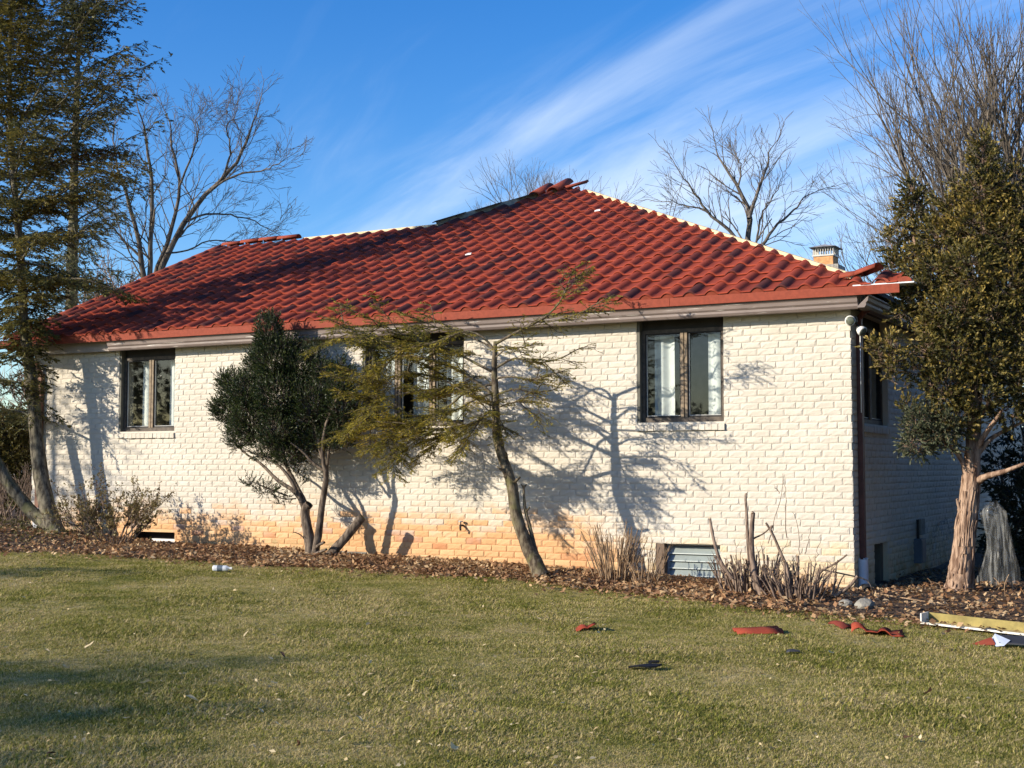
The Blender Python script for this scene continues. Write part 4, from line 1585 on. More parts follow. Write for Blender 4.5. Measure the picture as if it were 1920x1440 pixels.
# ------------------------------------------------------------------ fallen leaves
def leaf_blade(g, c, size, m_pts=None):
    """one curled lobed leaf: centre fan"""
    n = 7
    rot = g.uniform(0, 6.28)
    curl = g.uniform(0.1, 0.6)
    tilt = g.normal(0, 0.35, 2)
    pts = [np.array((0, 0, 0.0))]
    for i in range(n):
        a = 2 * math.pi * i / n
        r = size * (1.0 if i % 2 == 0 else 0.55) * g.uniform(0.8, 1.15) * (0.6 if i in (2, 5) else 1)
        x, y = r * math.cos(a), 0.62 * r * math.sin(a)
        pts.append(np.array((x * math.cos(rot) - y * math.sin(rot), x * math.sin(rot) + y * math.cos(rot), curl * r * abs(math.sin(a)) + tilt[0] * x + tilt[1] * y)))
    P = np.array(pts)
    P[:, 2] -= P[:, 2].min()
    return P + c, [(0, 1 + i, 1 + (i + 1) % n) for i in range(n)]


gl = np.random.default_rng(21)
pv, pf = [], []
# leaf litter of the bed
n_l = 40000
cnt = 0
while cnt < n_l:
    x = gl.uniform(-15.5, 3.6)
    e = float(bed_out(x))
    y = gl.uniform(e - 0.12, 0.02 if x < 0.03 else 3.5)
    if gl.random() < .07: y = e - abs(gl.normal(0, .30))
    if x > 0.03 and y > 1.2 and gl.random() < 0.55: continue
    if x < -9.2 and gl.random() < 0.45: continue
    c = np.array([x, y, float(ground_z(x, y)) + gl.uniform(0.004, 0.045) + (0.015 if y < e else 0)])
    s = gl.uniform(0.010, 0.036)
    d = unit(gl.normal(0, 1, 3) * np.array([1, 1, 0.35]))
    nn = unit(np.array([0, 0, 1.0]) + gl.normal(0, 0.45, 3))
    pv.append((c, d, nn, s)); cnt += 1
O_ = np.array([p[0] for p in pv]); D_ = np.array([p[1] for p in pv]); N_ = np.array([p[2] for p in pv]); S_ = np.array([p[3] for p in pv])
V_, F_ = leaves(O_, D_, N_, S_ * 2.0, S_ * 0.62, 0.35)
tag(put("leaf_litter", V_, F_, MT['litter']), "brown fallen leaves heaped in the planting bed along the wall", "leaf litter", None, 'stuff')

# single pale leaves on the lawn that show clearly
spots = [(425, 1157), (212, 1165), (320, 1148), (370, 1152), (88, 1230), (168, 1222), (145, 1218), (460, 1200), (690, 1178), (733, 1160), (790, 1182), (440, 1113), (434, 1131),
         (180, 1125), (240, 1356), (358, 1324), (515, 1290), (425, 1352), (490, 1345), (752, 1326), (725, 1414), (640, 1398), (854, 1416), (675, 1362), (522, 1372), (1285, 1347), (1180, 1366),
         (95, 1435), (122, 1263), (325, 1262), (270, 1290), (1490, 1250), (1613, 1248), (1745, 1212), (1716, 1212), (1770, 1222), (1640, 1215), (1888, 1228), (1080, 1240), (1138, 1275), (683, 1312), (576, 1375), (1010, 1166), (1560, 1232)]
ld = None
for i, (px, py) in enumerate(spots):
    g = np.random.default_rng(500 + i)
    c = gpt(px, py)
    P, Fv = leaf_blade(g, c + np.array([0, 0, 0.028]), g.uniform(0.026, 0.042))
    o = put("fallen_leaf", P, Fv, MT['pale_leaf'], None, False, None, origin=c)
    tag(o, "pale tan fallen leaf lying on the grass", "leaf", "pale leaves scattered on the lawn")
for i, (px, py) in enumerate([(805, 1212), (530, 1240), (450, 1296), (362, 1236), (560, 1412), (92, 1424), (60, 1418), (1705, 1395), (1740, 1310)]):
    g = np.random.default_rng(700 + i)
    c = gpt(px, py)
    P, Fv = leaf_blade(g, c + np.array([0, 0, 0.028]), g.uniform(0.026, 0.036))
    o = put("fallen_leaf", P, Fv, MT['brown_leaf'], None, False, None, origin=c)
    tag(o, "dark brown fallen leaf lying on the grass", "leaf", "dark leaves scattered on the lawn")
# small flecks of leaf nobody could count
cs = []
while len(cs) < 520:
    px, py = gl.uniform(-40, 1960), 1050 + 400 * gl.random() ** 1.2
    c = gpt(px, py)
    if c[1] > bed_out(c[0]) - 0.05: continue
    cs.append(c + np.array([0, 0, 0.03]))
O_ = np.array(cs); k = len(O_)
V_, F_ = leaves(O_, unit(gl.normal(0, 1, (k, 3)) * [1, 1, .3]), unit(np.array([[0, 0, 1.]]) + gl.normal(0, .4, (k, 3))), gl.uniform(.015, .05, k), gl.uniform(.004, .011, k), 0.4)
tag(put("leaf_flecks", V_, F_, MT['pale_leaf']), "tiny flecks of dry leaf in the lawn", "leaf litter", None, 'stuff')


# ------------------------------------------------------------------ grass
def clump(seed, nb, rad, hgt, wid):
    g = np.random.default_rng(seed)
    a = g.uniform(0, 6.28, nb); r = rad * np.sqrt(g.random(nb))
    O = np.stack([r * np.cos(a), r * np.sin(a), np.full(nb, -0.006)], axis=1)
    az = g.uniform(0, 6.28, nb)
    lean = g.uniform(0.25, 1.35, nb)
    D = np.stack([np.cos(az) * np.sin(lean), np.sin(az) * np.sin(lean), np.cos(lean)], axis=1)
    H = hgt * g.uniform(0.5, 1.3, nb)
    S = np.stack([-np.sin(az), np.cos(az), np.zeros(nb)], axis=1) * (wid * g.uniform(0.7, 1.3, nb))[:, None]
    mid = O + D * (H * 0.6)[:, None]
    tip = O + D * H[:, None] + np.stack([np.cos(az), np.sin(az), -0.5 * np.ones(nb)], axis=1) * (H * 0.25)[:, None]
    Vv = np.stack([O - S, O + S, mid + S * 0.75, mid - S * 0.75, tip], axis=1).reshape(-1, 3)
    b = (np.arange(nb) * 5)[:, None]
    F3 = np.concatenate([b + np.array([[0, 1, 2]]), b + np.array([[0, 2, 3]]), b + np.array([[3, 2, 4]])])
    return Vv, F3


gc = bpy.data.collections.new("grass_clumps")
for s in range(6):
    Vv, F3 = clump(900 + s, 44, 0.062, 0.026 if s < 4 else 0.036, 0.0022 if s < 3 else 0.0030)
    me = mesh_np("grass_clump", Vv, F3, MT['grass'])
    gc.objects.link(bpy.data.objects.new("grass_clump", me))


def lawn_points():
    P = []
    g = np.random.default_rng(5)
    for (d0, d1, dens) in ((5.2, 8.0, 1350), (8.0, 11.5, 900), (11.5, 18.5, 480)):
        area = (d1 - d0) * 0.86 * (d0 + d1) / 2
        k = int(area * dens)
        d = np.sqrt(g.uniform(d0 * d0, d1 * d1, k))
        u = g.uniform(-0.45, 0.43, k)
        x = CAM[0] + d * (_fw[0] + u * _rt[0]); y = CAM[1] + d * (_fw[1] + u * _rt[1])
        ok = (y < bed_out(x) + 0.10) | (x > 4.2)
        P.append(np.stack([x[ok], y[ok]], axis=1))
    # thinner cover outside the picture
    k = 9000
    x, y = g.uniform(-18, 10, k), g.uniform(-16, -1, k)
    ok = y < bed_out(x) + 0.05
    P.append(np.stack([x[ok], y[ok]], axis=1))
    return np.concatenate(P)


GP = lawn_points()
GV = np.stack([GP[:, 0], GP[:, 1], ground_z(GP[:, 0], GP[:, 1])], axis=1)
gm = bpy.data.meshes.new("grass")
gm.vertices.add(len(GV))
gm.vertices.foreach_set('co', GV.astype(np.float32).ravel())
a = gm.attributes.new('turn', 'FLOAT', 'POINT')
a.data.foreach_set('value', rng.uniform(0, 6.28, len(GV)).astype(np.float32))
a = gm.attributes.new('size', 'FLOAT', 'POINT')
hv = 0.75 + 0.45 * np.sin(GV[:, 0] * 2.1 + np.sin(GV[:, 1] * 1.7)) * np.sin(GV[:, 1] * 2.6 + GV[:, 0]) + rng.uniform(-0.15, 0.25, len(GV)) + 0.14 * np.sin(GV[:, 0] * 6.3 + 1.3 * np.sin(GV[:, 1] * 5.1)) * np.sin(GV[:, 1] * 7.7)
hv = np.clip(hv, 0.55, 1.2)
hv[rng.random(len(hv)) < .02] *= 1.35
a.data.foreach_set('value', hv.astype(np.float32))
gm.update()
gm.materials.append(MT['grass'])
grass = bpy.data.objects.new("grass", gm)
col.objects.link(grass)
tag(grass, "short winter lawn grass, green with straw coloured patches", "grass", None, 'stuff')
ng = bpy.data.node_groups.new("grass_scatter", 'GeometryNodeTree')
ng.interface.new_socket("Geometry", in_out='INPUT', socket_type='NodeSocketGeometry')
ng.interface.new_socket("Geometry", in_out='OUTPUT', socket_type='NodeSocketGeometry')
gi = ng.nodes.new('NodeGroupInput'); go = ng.nodes.new('NodeGroupOutput')
ci = ng.nodes.new('GeometryNodeCollectionInfo')
ci.inputs['Collection'].default_value = gc
ci.inputs['Separate Children'].default_value = True
ci.inputs['Reset Children'].default_value = True
iop = ng.nodes.new('GeometryNodeInstanceOnPoints')
iop.inputs['Pick Instance'].default_value = True
at_ = ng.nodes.new('GeometryNodeInputNamedAttribute'); at_.data_type = 'FLOAT'; at_.inputs[0].default_value = 'turn'
as_ = ng.nodes.new('GeometryNodeInputNamedAttribute'); as_.data_type = 'FLOAT'; as_.inputs[0].default_value = 'size'
cx_ = ng.nodes.new('ShaderNodeCombineXYZ')
ng.links.new(at_.outputs[0], cx_.inputs[2])
ng.links.new(gi.outputs[0], iop.inputs['Points'])
ng.links.new(ci.outputs[0], iop.inputs['Instance'])
ng.links.new(cx_.outputs[0], iop.inputs['Rotation'])
ng.links.new(as_.outputs[0], iop.inputs['Scale'])
ng.links.new(iop.outputs[0], go.inputs[0])
md = grass.modifiers.new("scatter", 'NODES')
md.node_group = ng


# ------------------------------------------------------------------ trees and shrubs
class Wood:
    """collects limbs of one plant"""
    def __init__(s):
        s.V, s.F, s.n = [], [], 0

    def limb(s, pts, r, n=8, rough=0.06, seed=0, caps=False):
        V, F = tube(pts, r, n, caps, rough, seed)
        F = [f for f in F if len(f) == 4]
        s.V.append(np.array(V)); s.F.append(np.array(F) + s.n); s.n += len(V)

    def twigs(s, P0, P1, r0, r1, n=3):
        if len(P0) == 0: return
        V, F = prisms(P0, P1, r0, r1, n)
        s.V.append(V); s.F.append(F + s.n); s.n += len(V)

    def build(s, name, m, parent):
        return put(name, np.concatenate(s.V), np.concatenate(s.F), m, parent, True)


def spread_along(g, line, step, start=0.15, end=1.0):
    """points and tangents along a polyline"""
    seg = np.linalg.norm(np.diff(line, axis=0), axis=1)
    cum = np.concatenate([[0], np.cumsum(seg)])
    s = np.arange(cum[-1] * start, cum[-1] * end, step)
    s = s + g.uniform(-0.4, 0.4, len(s)) * step
    s = np.clip(s, 0, cum[-1] - 1e-4)
    P = np.stack([np.interp(s, cum, line[:, i]) for i in range(3)], axis=1)
    T = np.gradient(line, axis=0)
    Tt = unit(np.stack([np.interp(s, cum, T[:, i]) for i in range(3)], axis=1))
    return P, Tt, s / cum[-1]


def needle_boughs(g, boughs, wood, step=0.07, side_len=0.35, twig_step=0.05, twig_len=0.12, m=9, ll=0.022, lw=0.0035, droop=0.25, updown=0.15, start=0.12, thin=1.0):
    """boughs -> side shoots -> needle twigs"""
    O, D, L = [], [], []
    P0s, P1s, R0, R1 = [], [], [], []
    for line in boughs:
        P, Tt, fr = spread_along(g, line, step, start)
        for i, (p, t, f) in enumerate(zip(P, Tt, fr)):
            if g.random() > thin: continue
            sgn = 1 if i % 2 else -1
            sidev = unit(np.cross(t, np.array([0, 0, 1.0])) * sgn)
            d = unit(sidev * g.uniform(0.6, 1.1) + t * g.uniform(0.5, 1.0) + np.array([0, 0, g.normal(0, updown)]))
            l = side_len * g.uniform(0.45, 1.15) * (1.1 - 0.6 * f)
            k = max(2, int(l / twig_step))
            tt = np.linspace(0.1, 1, k)
            pts = p + d * (l * tt)[:, None]
            pts[:, 2] -= droop * l * tt ** 2
            P0s.append(p); P1s.append(pts[-1]); R0.append(0.004); R1.append(0.0015)
            for j in range(k):
                s2 = 1 if j % 2 else -1
                lat = unit(np.cross(d, np.array([0, 0, 1.0])) * s2)
                dd = unit(d * g.uniform(0.6, 1.0) + lat * g.uniform(0.3, 1.0) + np.array([0, 0, -droop * g.uniform(0.2, 1.2)]) + g.normal(0, 0.15, 3))
                O.append(pts[j]); D.append(dd); L.append(twig_len * g.uniform(0.5, 1.2) * (1.1 - 0.5 * tt[j]))
    O, D, L = np.array(O), np.array(D), np.array(L)
    wood.twigs(np.array(P0s), np.array(P1s), np.array(R0), np.array(R1))
    wood.twigs(O, O + D * L[:, None], np.full(len(O), 0.0018), np.full(len(O), 0.0008))
    return sprays(g, O, D, L, m, ll, lw, 0.9, 0.3, 0.2, droop * 0.5)


# ---- the small leaning hemlock in front of the wall
g = np.random.default_rng(11)
HY = -1.15
tr = empty("hemlock_tree", tuple(gpt(1012, 1074)), "slender leaning hemlock with thin yellow green foliage in front of the middle window", "tree")
w_ = Wood()
tpx = [(1014, 1080), (1004, 1055), (989, 1026), (968, 965), (961, 916), (951, 882), (936, 837), (931, 800), (929, 747), (927, 690), (929, 640)]
trunk = smoothline([at(x, y, HY) for x, y in tpx], 40)
w_.limb(trunk, np.interp(np.linspace(0, 1, 40), [0, .06, .25, .5, .6, .8, 1], [.105, .085, .068, .058, .055, .043, .022]), 10, 0.07, 4)
# stubs
for (x, y), (x2, y2), r in (((957, 895), (932, 878), .017), ((964, 905), (975, 898), .02), ((950, 860), (949, 852), .02)):
    w_.limb(np.array([at(x, y, HY), at((x + x2) / 2, (y + y2) / 2 - 2, HY - 0.06), at(x2, y2 - 3, HY - 0.08)]), [r, r * .9, r * .6], 6)
# thin second stem
st = smoothline([at(1017, 1070, HY + .05), at(1004, 1030, HY + .05), at(993, 985, HY + .05), at(984, 950, HY + .05), at(982, 910, HY + .05)], 14)
w_.limb(st, np.linspace(.028, .014, 14), 7, .1, 5)
w_.limb(np.array([at(986, 960, HY + .05), at(993, 951, HY + .03)]), [.013, .010], 5)
w_.limb(np.array([at(982, 915, HY + .05), at(977, 908, HY + .02)]), [.012, .007], 5)
w_.limb(np.array([at(982, 915, HY + .05), at(987, 908, HY + .08)]), [.012, .007], 5)
limbs = [
    # (pixels..., y offset at the tip, start radius)
    ([(930, 790), (903, 793), (860, 800), (815, 806), (765, 795), (705, 790)], -0.25, .024),
    ([(930, 762), (905, 750), (870, 735), (820, 730), (770, 735)], 0.35, .028),
    ([(929, 745), (900, 720), (850, 690), (800, 672), (745, 668), (690, 690)], -0.5, .024),
    ([(929, 700), (890, 680), (840, 655), (780, 640), (720, 640), (675, 620)], 0.25, .020),
    ([(929, 660), (905, 632), (870, 622), (820, 640), (760, 655), (700, 680)], -0.35, .018),
    ([(929, 655), (900, 640), (850, 618), (800, 612), (750, 615)], 0.5, .014),
    ([(929, 720), (880, 730), (830, 770), (780, 780), (730, 760), (685, 770)], -0.7, .018),
    ([(929, 735), (890, 750), (850, 770), (800, 765)], -0.9, .015),
    ([(700, 640), (670, 625), (648, 606), (636, 596)], 0.0, .008),
    ([(929, 645), (955, 630), (990, 612), (1020, 596), (1050, 566), (1066, 530), (1075, 505)], -0.15, .018),
    ([(1010, 604), (1050, 600), (1085, 588), (1118, 570)], -0.35, .010),
    ([(1040, 575), (1058, 552), (1046, 520)], 0.1, .007),
    ([(1060, 545), (1078, 530), (1090, 508)], -0.2, .006),
    ([(930, 690), (965, 672), (1005, 680), (1050, 672), (1090, 652), (1117, 652)], 0.3, .014),
    ([(930, 710), (960, 706), (1000, 712), (1040, 700), (1070, 690)], -0.4, .012),
    ([(930, 740), (965, 730), (1000, 735), (1040, 730), (1050, 718)], 0.2, .012),
    ([(931, 765), (960, 755), (990, 750), (1018, 758)], -0.25, .010),
    ([(931, 790), (945, 800), (962, 812)], -0.15, .008),
    ([(929, 670), (950, 655), (985, 650), (1010, 640)], -0.5, .010),
    ([(931, 770), (915, 775), (895, 795), (880, 812)], -0.6, .008),
    ([(760, 795), (740, 810), (730, 825), (720, 838)], -0.3, .006),
    ([(930, 725), (900, 705), (870, 720), (830, 735), (790, 745)], 0.5, .010),
    ([(870, 735), (830, 712), (780, 700), (740, 705), (700, 730)], 0.45, .010),
    ([(820, 806), (790, 815), (760, 812), (735, 800)], 0.3, .007),
    ([(770, 735), (735, 742), (705, 748), (672, 742)], 0.1, .007),
    ([(745, 668), (715, 690), (690, 715), (672, 720)], -0.2, .007),
    ([(815, 806), (790, 822), (765, 830), (748, 842)], -0.3, .006),
    ([(860, 800), (840, 815), (815, 822), (800, 830)], -0.2, .006),
    ([(765, 795), (735, 790), (705, 800), (680, 795)], 0.1, .006),
    ([(780, 640), (750, 625), (715, 612), (690, 622)], -0.4, .007),
]
boughs_l, boughs_r = [], []
for pts, dy, r in limbs:
    q = [at(x, y, HY + dy * (i / (len(pts) - 1)) ** 1.3) for i, (x, y) in enumerate(pts)]
    ln = smoothline(q, 16)
    w_.limb(ln, np.linspace(r, r * .25, 16), 6, .08, 6)
    (boughs_l if pts[-1][0] < 900 else boughs_r).append(ln)
def ramify(bs, n, lo, hi):
    out = list(bs)
    for ln in bs:
        for i in range(n):
            k = g.integers(4, 14)
            t_ = unit(ln[min(15, k + 1)] - ln[k - 1])
            sd = unit(np.cross(t_, [0, 0, 1.0])) * (1 if g.random() < .5 else -1)
            d_ = unit(t_ * g.uniform(.4, 1.1) + sd * g.uniform(.2, .8) + np.array([0, 0, g.normal(.05, .5)]))
            l_ = g.uniform(lo, hi)
            s_ = np.linspace(0, 1, 10)
            q = ln[k] + d_ * (l_ * s_)[:, None]
            q[:, 2] -= .06 * l_ * s_ ** 2
            q[:, 1] = np.minimum(q[:, 1], -.08)
            w_.limb(q, np.linspace(.007, .002, 10), 5, .1, i)
            out.append(q)
    return out


boughs_l, boughs_r = ramify(boughs_l, 5, .3, .65), ramify(boughs_r, 3, .2, .42)
c1 = needle_boughs(g, boughs_l, w_, step=.027, side_len=.24, twig_step=.029, twig_len=.11, m=9, ll=.030, lw=.0062, droop=.12, start=.22, thin=0.78)
c2 = needle_boughs(g, boughs_r, w_, step=.036, side_len=.20, twig_step=.033, twig_len=.11, m=9, ll=.029, lw=.006, droop=.16, start=.2, thin=0.72)
w_.build("trunk", MT['hemlock_bark'], tr)
put("crown", *join([c1, c2]), MT['hemlock'], tr)


# ---- bushy clumps of shoots: used for the yew and the cedar
def clump_foliage(g, clumps, n_per, shoot, m, ll, lw, wood, up=0.5, inner=0.35, jitter=0.3):
    """clumps: (centre, radii); shoots point outward and up from a shell"""
    O, D, L = [], [], []
    for c, rad, dens in clumps:
        k = int(n_per * dens * (rad[0] * rad[1] * rad[2]) ** (2 / 3) / 0.03)
        v = unit(g.normal(0, 1, (k, 3)))
        lump = 1 + 0.22 * np.sin(v[:, 0:1] * 5 + c[0] * 9) * np.sin(v[:, 1:2] * 6 + c[2] * 7) * np.cos(v[:, 2:3] * 5 + c[1])
        r = (inner + (1 - inner) * g.random((k, 1)) ** 0.45) * lump
        O.append(c + v * r * rad)
        D.append(unit(v * np.array([1, 1, 0.7]) + np.array([[0, 0, up]]) + g.normal(0, jitter, (k, 3))))
        L.append(shoot * g.uniform(0.5, 1.3, k))
    O, D, L = np.concatenate(O), np.concatenate(D), np.concatenate(L)
    wood.twigs(O - D * L[:, None] * 0.6, O + D * L[:, None] * 0.9, np.full(len(O), .0025), np.full(len(O), .001))
    n = len(O)
    OO, DD, NN = [], [], []
    for i in range(m):
        t = i / (m - 1)
        a = i * 2.4 + g.uniform(0, 6.28, n)
        ref = unit(np.cross(D, unit(np.array([[0.3, 0.2, 0.9]]) + g.normal(0, .1, (n, 3)))))
        w2 = np.cross(D, ref)
        rad = ref * np.cos(a)[:, None] + w2 * np.sin(a)[:, None]
        OO.append(O + D * (L * t)[:, None])
        DD.append(unit(D * (0.55 + 0.8 * t) + rad * (1.0 - 0.6 * t)))
        NN.append(unit(D + g.normal(0, .3, (n, 3))))
    OO, DD, NN = np.concatenate(OO), np.concatenate(DD), np.concatenate(NN)
    k = len(OO)
    tip = np.repeat(np.arange(m) / (m - 1), n)
    return leaves(OO, DD, NN, ll * g.uniform(.7, 1.25, k), lw * g.uniform(.8, 1.2, k)) + (tip,)


def pix_clumps(lst, y0, scale_y=0.8):
    out = []
    for px, py, rx, ry, dy, dens in lst:
        c = at(px, py, y0 + dy)
        d = (c - CAM) @ _fw
        out.append((c, np.array([rx * d / FPX, scale_y * (rx + ry) / 2 * d / FPX, ry * d / FPX]), dens))
    return out


g = np.random.default_rng(12)
YY = -0.64
yw = empty("yew_shrub", tuple(gpt(585, 1040)), "dark green bushy yew with several bare lower stems against the wall", "shrub")
w_ = Wood()
ystems = [
    ([(583, 1045), (580, 1010), (572, 960), (580, 945)], 0.0, .075, .055),
    ([(590, 1042), (597, 1000), (605, 940), (612, 890), (605, 860), (610, 800), (640, 730)], -.1, .055, .012),
    ([(575, 965), (560, 930), (545, 900), (520, 870), (480, 850), (455, 845)], -.2, .034, .006),
    ([(577, 955), (560, 920), (540, 880), (525, 830), (520, 780)], .15, .04, .014),
    ([(574, 950), (550, 920), (520, 900), (490, 870), (460, 850), (440, 830)], .1, .034, .008),
    ([(612, 885), (590, 870), (565, 845), (545, 830)], -.2, .022, .010),
    ([(605, 860), (590, 800), (560, 720), (530, 650), (515, 610)], 0, .03, .008),
    ([(612, 880), (620, 830), (640, 790)], .2, .026, .010),
    ([(540, 930), (500, 915), (478, 905), (468, 903)], -.3, .012, .004),
    ([(555, 935), (530, 935), (505, 922)], -.15, .010, .004),
    ([(497, 835), (480, 800), (465, 780)], -.45, .010, .005),
    ([(583, 1035), (598, 1022), (608, 1017)], -.15, .022, .016),
    ([(586, 1040), (602, 1034), (612, 1030)], -.2, .02, .014),
    ([(577, 1022), (566, 1005), (552, 998), (549, 1000)], -.2, .009, .004),
]
for pts, dy, r0, r1 in ystems:
    q = [at(x, y, YY + dy * i / (len(pts) - 1)) for i, (x, y) in enumerate(pts)]
    w_.limb(smoothline(q, 14), np.linspace(r0, r1, 14), 7, .10, 8)
ycl = pix_clumps([
    (505, 630, 20, 40, 0, 1.6), (515, 680, 42, 42, 0, 1.3), (480, 690, 18, 26, .1, 1.1), (545, 650, 18, 20, .1, .9), (590, 665, 13, 20, .1, .7), (560, 690, 36, 34, .1, 1.1),
    (605, 700, 22, 24, .05, .9), (635, 715, 20, 26, 0, .9), (640, 690, 10, 18, 0, .7), (655, 705, 12, 14, 0, .7),
    (440, 730, 26, 30, 0, 1.2), (425, 770, 24, 26, 0, 1.1), (465, 740, 32, 34, -.1, 1.2), (420, 715, 10, 18, 0, .8), (470, 790, 40, 36, -.1, 1.2), (450, 820, 24, 26, 0, 1.0),
    (520, 745, 46, 42, -.1, 1.3), (520, 810, 36, 34, -.15, 1.2), (540, 850, 28, 26, -.1, 1.0), (500, 845, 24, 22, -.05, .9),
    (585, 760, 44, 36, 0, 1.2), (640, 765, 32, 34, 0, 1.1), (600, 815, 40, 30, .1, 1.0), (640, 820, 26, 24, .05, .9), (565, 850, 16, 18, .2, .8),
    (470, 905, 16, 7, -.3, .5), (500, 918, 22, 10, -.25, .45), (530, 935, 16, 10, -.1, .35), (560, 900, 14, 16, .2, .35), (650, 735, 12, 14, 0, .8), (412, 765, 14, 12, 0, .8)], YY)
cy_ = clump_foliage(g, ycl, 325, .105, 12, .029, .0058, w_, up=.70, inner=.45)
w_.build("trunk", MT['yew_bark'], yw)
put("crown", *cy_[:2], MT['yew'], yw, attrs={'tip': ('FACE', cy_[2])})

# ---- cedar at the right edge
g = np.random.default_rng(13)
CY = 1.15
cb_ = gpt(1795, 1107)
CY = float(cb_[1])
cdt = empty("cedar_tree", tuple(cb_), "old cedar with shredding pinkish bark and olive gold foliage at the house corner", "tree")
w_ = Wood()
tk = [(1797, 1112), (1801, 1085), (1806, 1040), (1812, 980), (1820, 910), (1823, 860), (1826, 800), (1832, 700), (1838, 600), (1845, 480), (1843, 380), (1842, 290)]
trk = smoothline([at(x, y, CY) for x, y in tk], 44)
w_.limb(trk, np.interp(np.linspace(0, 1, 44), [0, .05, .15, .3, .5, .8, 1], [.165, .135, .115, .095, .075, .045, .010]), 16, .14, 9)
for i in range(60):                      # strips of bark lying along the trunk, lifting at their ends
    f = g.uniform(0.0, .34)
    k = int(f * 43)
    k2 = k + g.integers(2, 6)
    a = g.uniform(2.4, 6.6)
    d = np.array([math.cos(a), math.sin(a), 0])
    q = []
    for kk in range(k, k2 + 1):
        r_ = np.interp(kk / 43, [0, .05, .15, .3, .5, .8, 1], [.165, .135, .115, .095, .075, .045, .010])
        q.append(trk[kk] + d * r_ * (0.99 if kk < k2 else 1.07) + np.append(g.normal(0, .004, 2), 0))
    w_.limb(np.array(q), np.linspace(.013, .006, len(q)), 4, .3, i)
cl_ = [([(1812, 900), (1806, 870), (1790, 845), (1775, 832), (1760, 825)], -.2, .030), ([(1806, 872), (1800, 850), (1790, 830)], 0, .018),
       ([(1822, 862), (1815, 850), (1800, 845), (1780, 838)], -.3, .018), ([(1808, 985), (1799, 955), (1794, 935)], -.1, .028),
       ([(1830, 905), (1845, 895), (1880, 885), (1925, 868)], -.2, .045), ([(1826, 860), (1850, 830), (1870, 815), (1930, 785)], .2, .036),
       ([(1826, 845), (1850, 810), (1868, 785), (1878, 770)], -.3, .034), ([(1826, 790), (1845, 770), (1855, 750)], -.2, .03),
       ([(1830, 700), (1790, 660), (1750, 640), (1700, 670), (1665, 680)], -.5, .026), ([(1835, 640), (1780, 560), (1730, 510), (1710, 420), (1715, 350)], .3, .03),
       ([(1838, 560), (1870, 520), (1900, 460)], .3, .028), ([(1826, 780), (1790, 760), (1750, 780), (1720, 810)], -.3, .022)]
for pts, dy, r in cl_:
    q = [at(x, y, CY + dy * i / (len(pts) - 1)) for i, (x, y) in enumerate(pts)]
    w_.limb(smoothline(q, 12), np.linspace(r, r * .35, 12), 7, .12, 10)
ccl = pix_clumps([
    (1843, 275, 9, 22, 0, 1.5), (1843, 315, 17, 26, 0, 1.3), (1835, 360, 30, 28, 0, 1.1), (1870, 350, 16, 28, 0, 1.0), (1800, 350, 12, 16, .1, .9), (1880, 395, 26, 34, .1, 1.0),
    (1710, 362, 14, 20, .2, 1.3), (1708, 390, 22, 22, .2, 1.0), (1690, 430, 20, 16, .2, .7), (1725, 440, 18, 20, .2, .7), (1672, 455, 16, 16, .2, .7), (1690, 490, 24, 22, .2, .8), (1674, 500, 12, 16, .1, .9), (1720, 490, 28, 26, .1, 1.0),
    (1780, 395, 30, 26, .1, 1.0), (1770, 450, 38, 36, .1, 1.1), (1830, 430, 40, 38, 0, 1.1), (1890, 450, 36, 44, 0, 1.1), (1765, 520, 38, 36, -.1, 1.1), (1820, 510, 46, 44, -.2, 1.1), (1890, 530, 42, 44, -.1, 1.0),
    (1730, 560, 34, 28, -.2, 1.0), (1790, 590, 44, 40, -.3, 1.1), (1850, 600, 40, 38, -.2, 1.0), (1905, 610, 30, 34, -.1, .9), (1720, 600, 22, 20, -.1, .8),
    (1665, 650, 24, 18, -.5, .9), (1680, 680, 20, 22, -.5, .8), (1650, 668, 12, 14, -.5, .7), (1735, 655, 22, 18, -.4, .9), (1720, 690, 22, 16, -.4, .9), (1674, 706, 8, 12, -.5, .6), (1640, 650, 8, 10, -.5, .6), (1700, 720, 8, 8, -.4, .5),
    (1790, 660, 44, 36, -.3, 1.1), (1850, 680, 38, 34, -.2, 1.0), (1905, 700, 28, 36, -.1, .9), (1770, 720, 38, 32, -.3, 1.1), (1830, 740, 40, 30, -.2, 1.0), (1890, 770, 34, 28, 0, .8),
    (1730, 790, 32, 26, -.3, 1.1), (1720, 830, 28, 24, -.3, 1.0), (1765, 800, 36, 28, -.3, 1.0), (1800, 790, 32, 28, -.2, .9), (1770, 830, 28, 16, -.2, .8), (1705, 770, 14, 16, -.2, .8), (1930, 400, 30, 40, .1, 1.0), (1940, 480, 34, 44, .1, 1.0), (1935, 570, 34, 40, 0, 1.0), (1930, 660, 30, 40, 0, .9), (1940, 740, 34, 34, 0, .8), (1905, 340, 14, 30, .1, .9), (1700, 540, 22, 24, -.1, .9), (1690, 585, 16, 16, -.2, .8), (1755, 610, 30, 26, -.3, 1.0)], CY, .9)
cgr = [c for c in ccl if c[0][2] < at(1750, 775, CY)[2] and c[0][0] < at(1790, 800, CY)[0]]
cgo = [c for c in ccl if not any(c is q for q in cgr)]
f1 = clump_foliage(g, cgo, 158, .12, 12, .042, .0098, w_, up=.35, inner=.45, jitter=.38)
f2 = clump_foliage(g, cgr, 180, .11, 12, .040, .0088, w_, up=.1, inner=.35, jitter=.45)
w_.build("trunk", MT['cedar_bark'], cdt)
put("crown", *f1[:2], MT['cedar'], cdt, attrs={'tip': ('FACE', f1[2])})
o = put("lower_bough", *f2[:2], MT['cedar_grey'], cdt)
o['label'] = "greyer green lower bough"


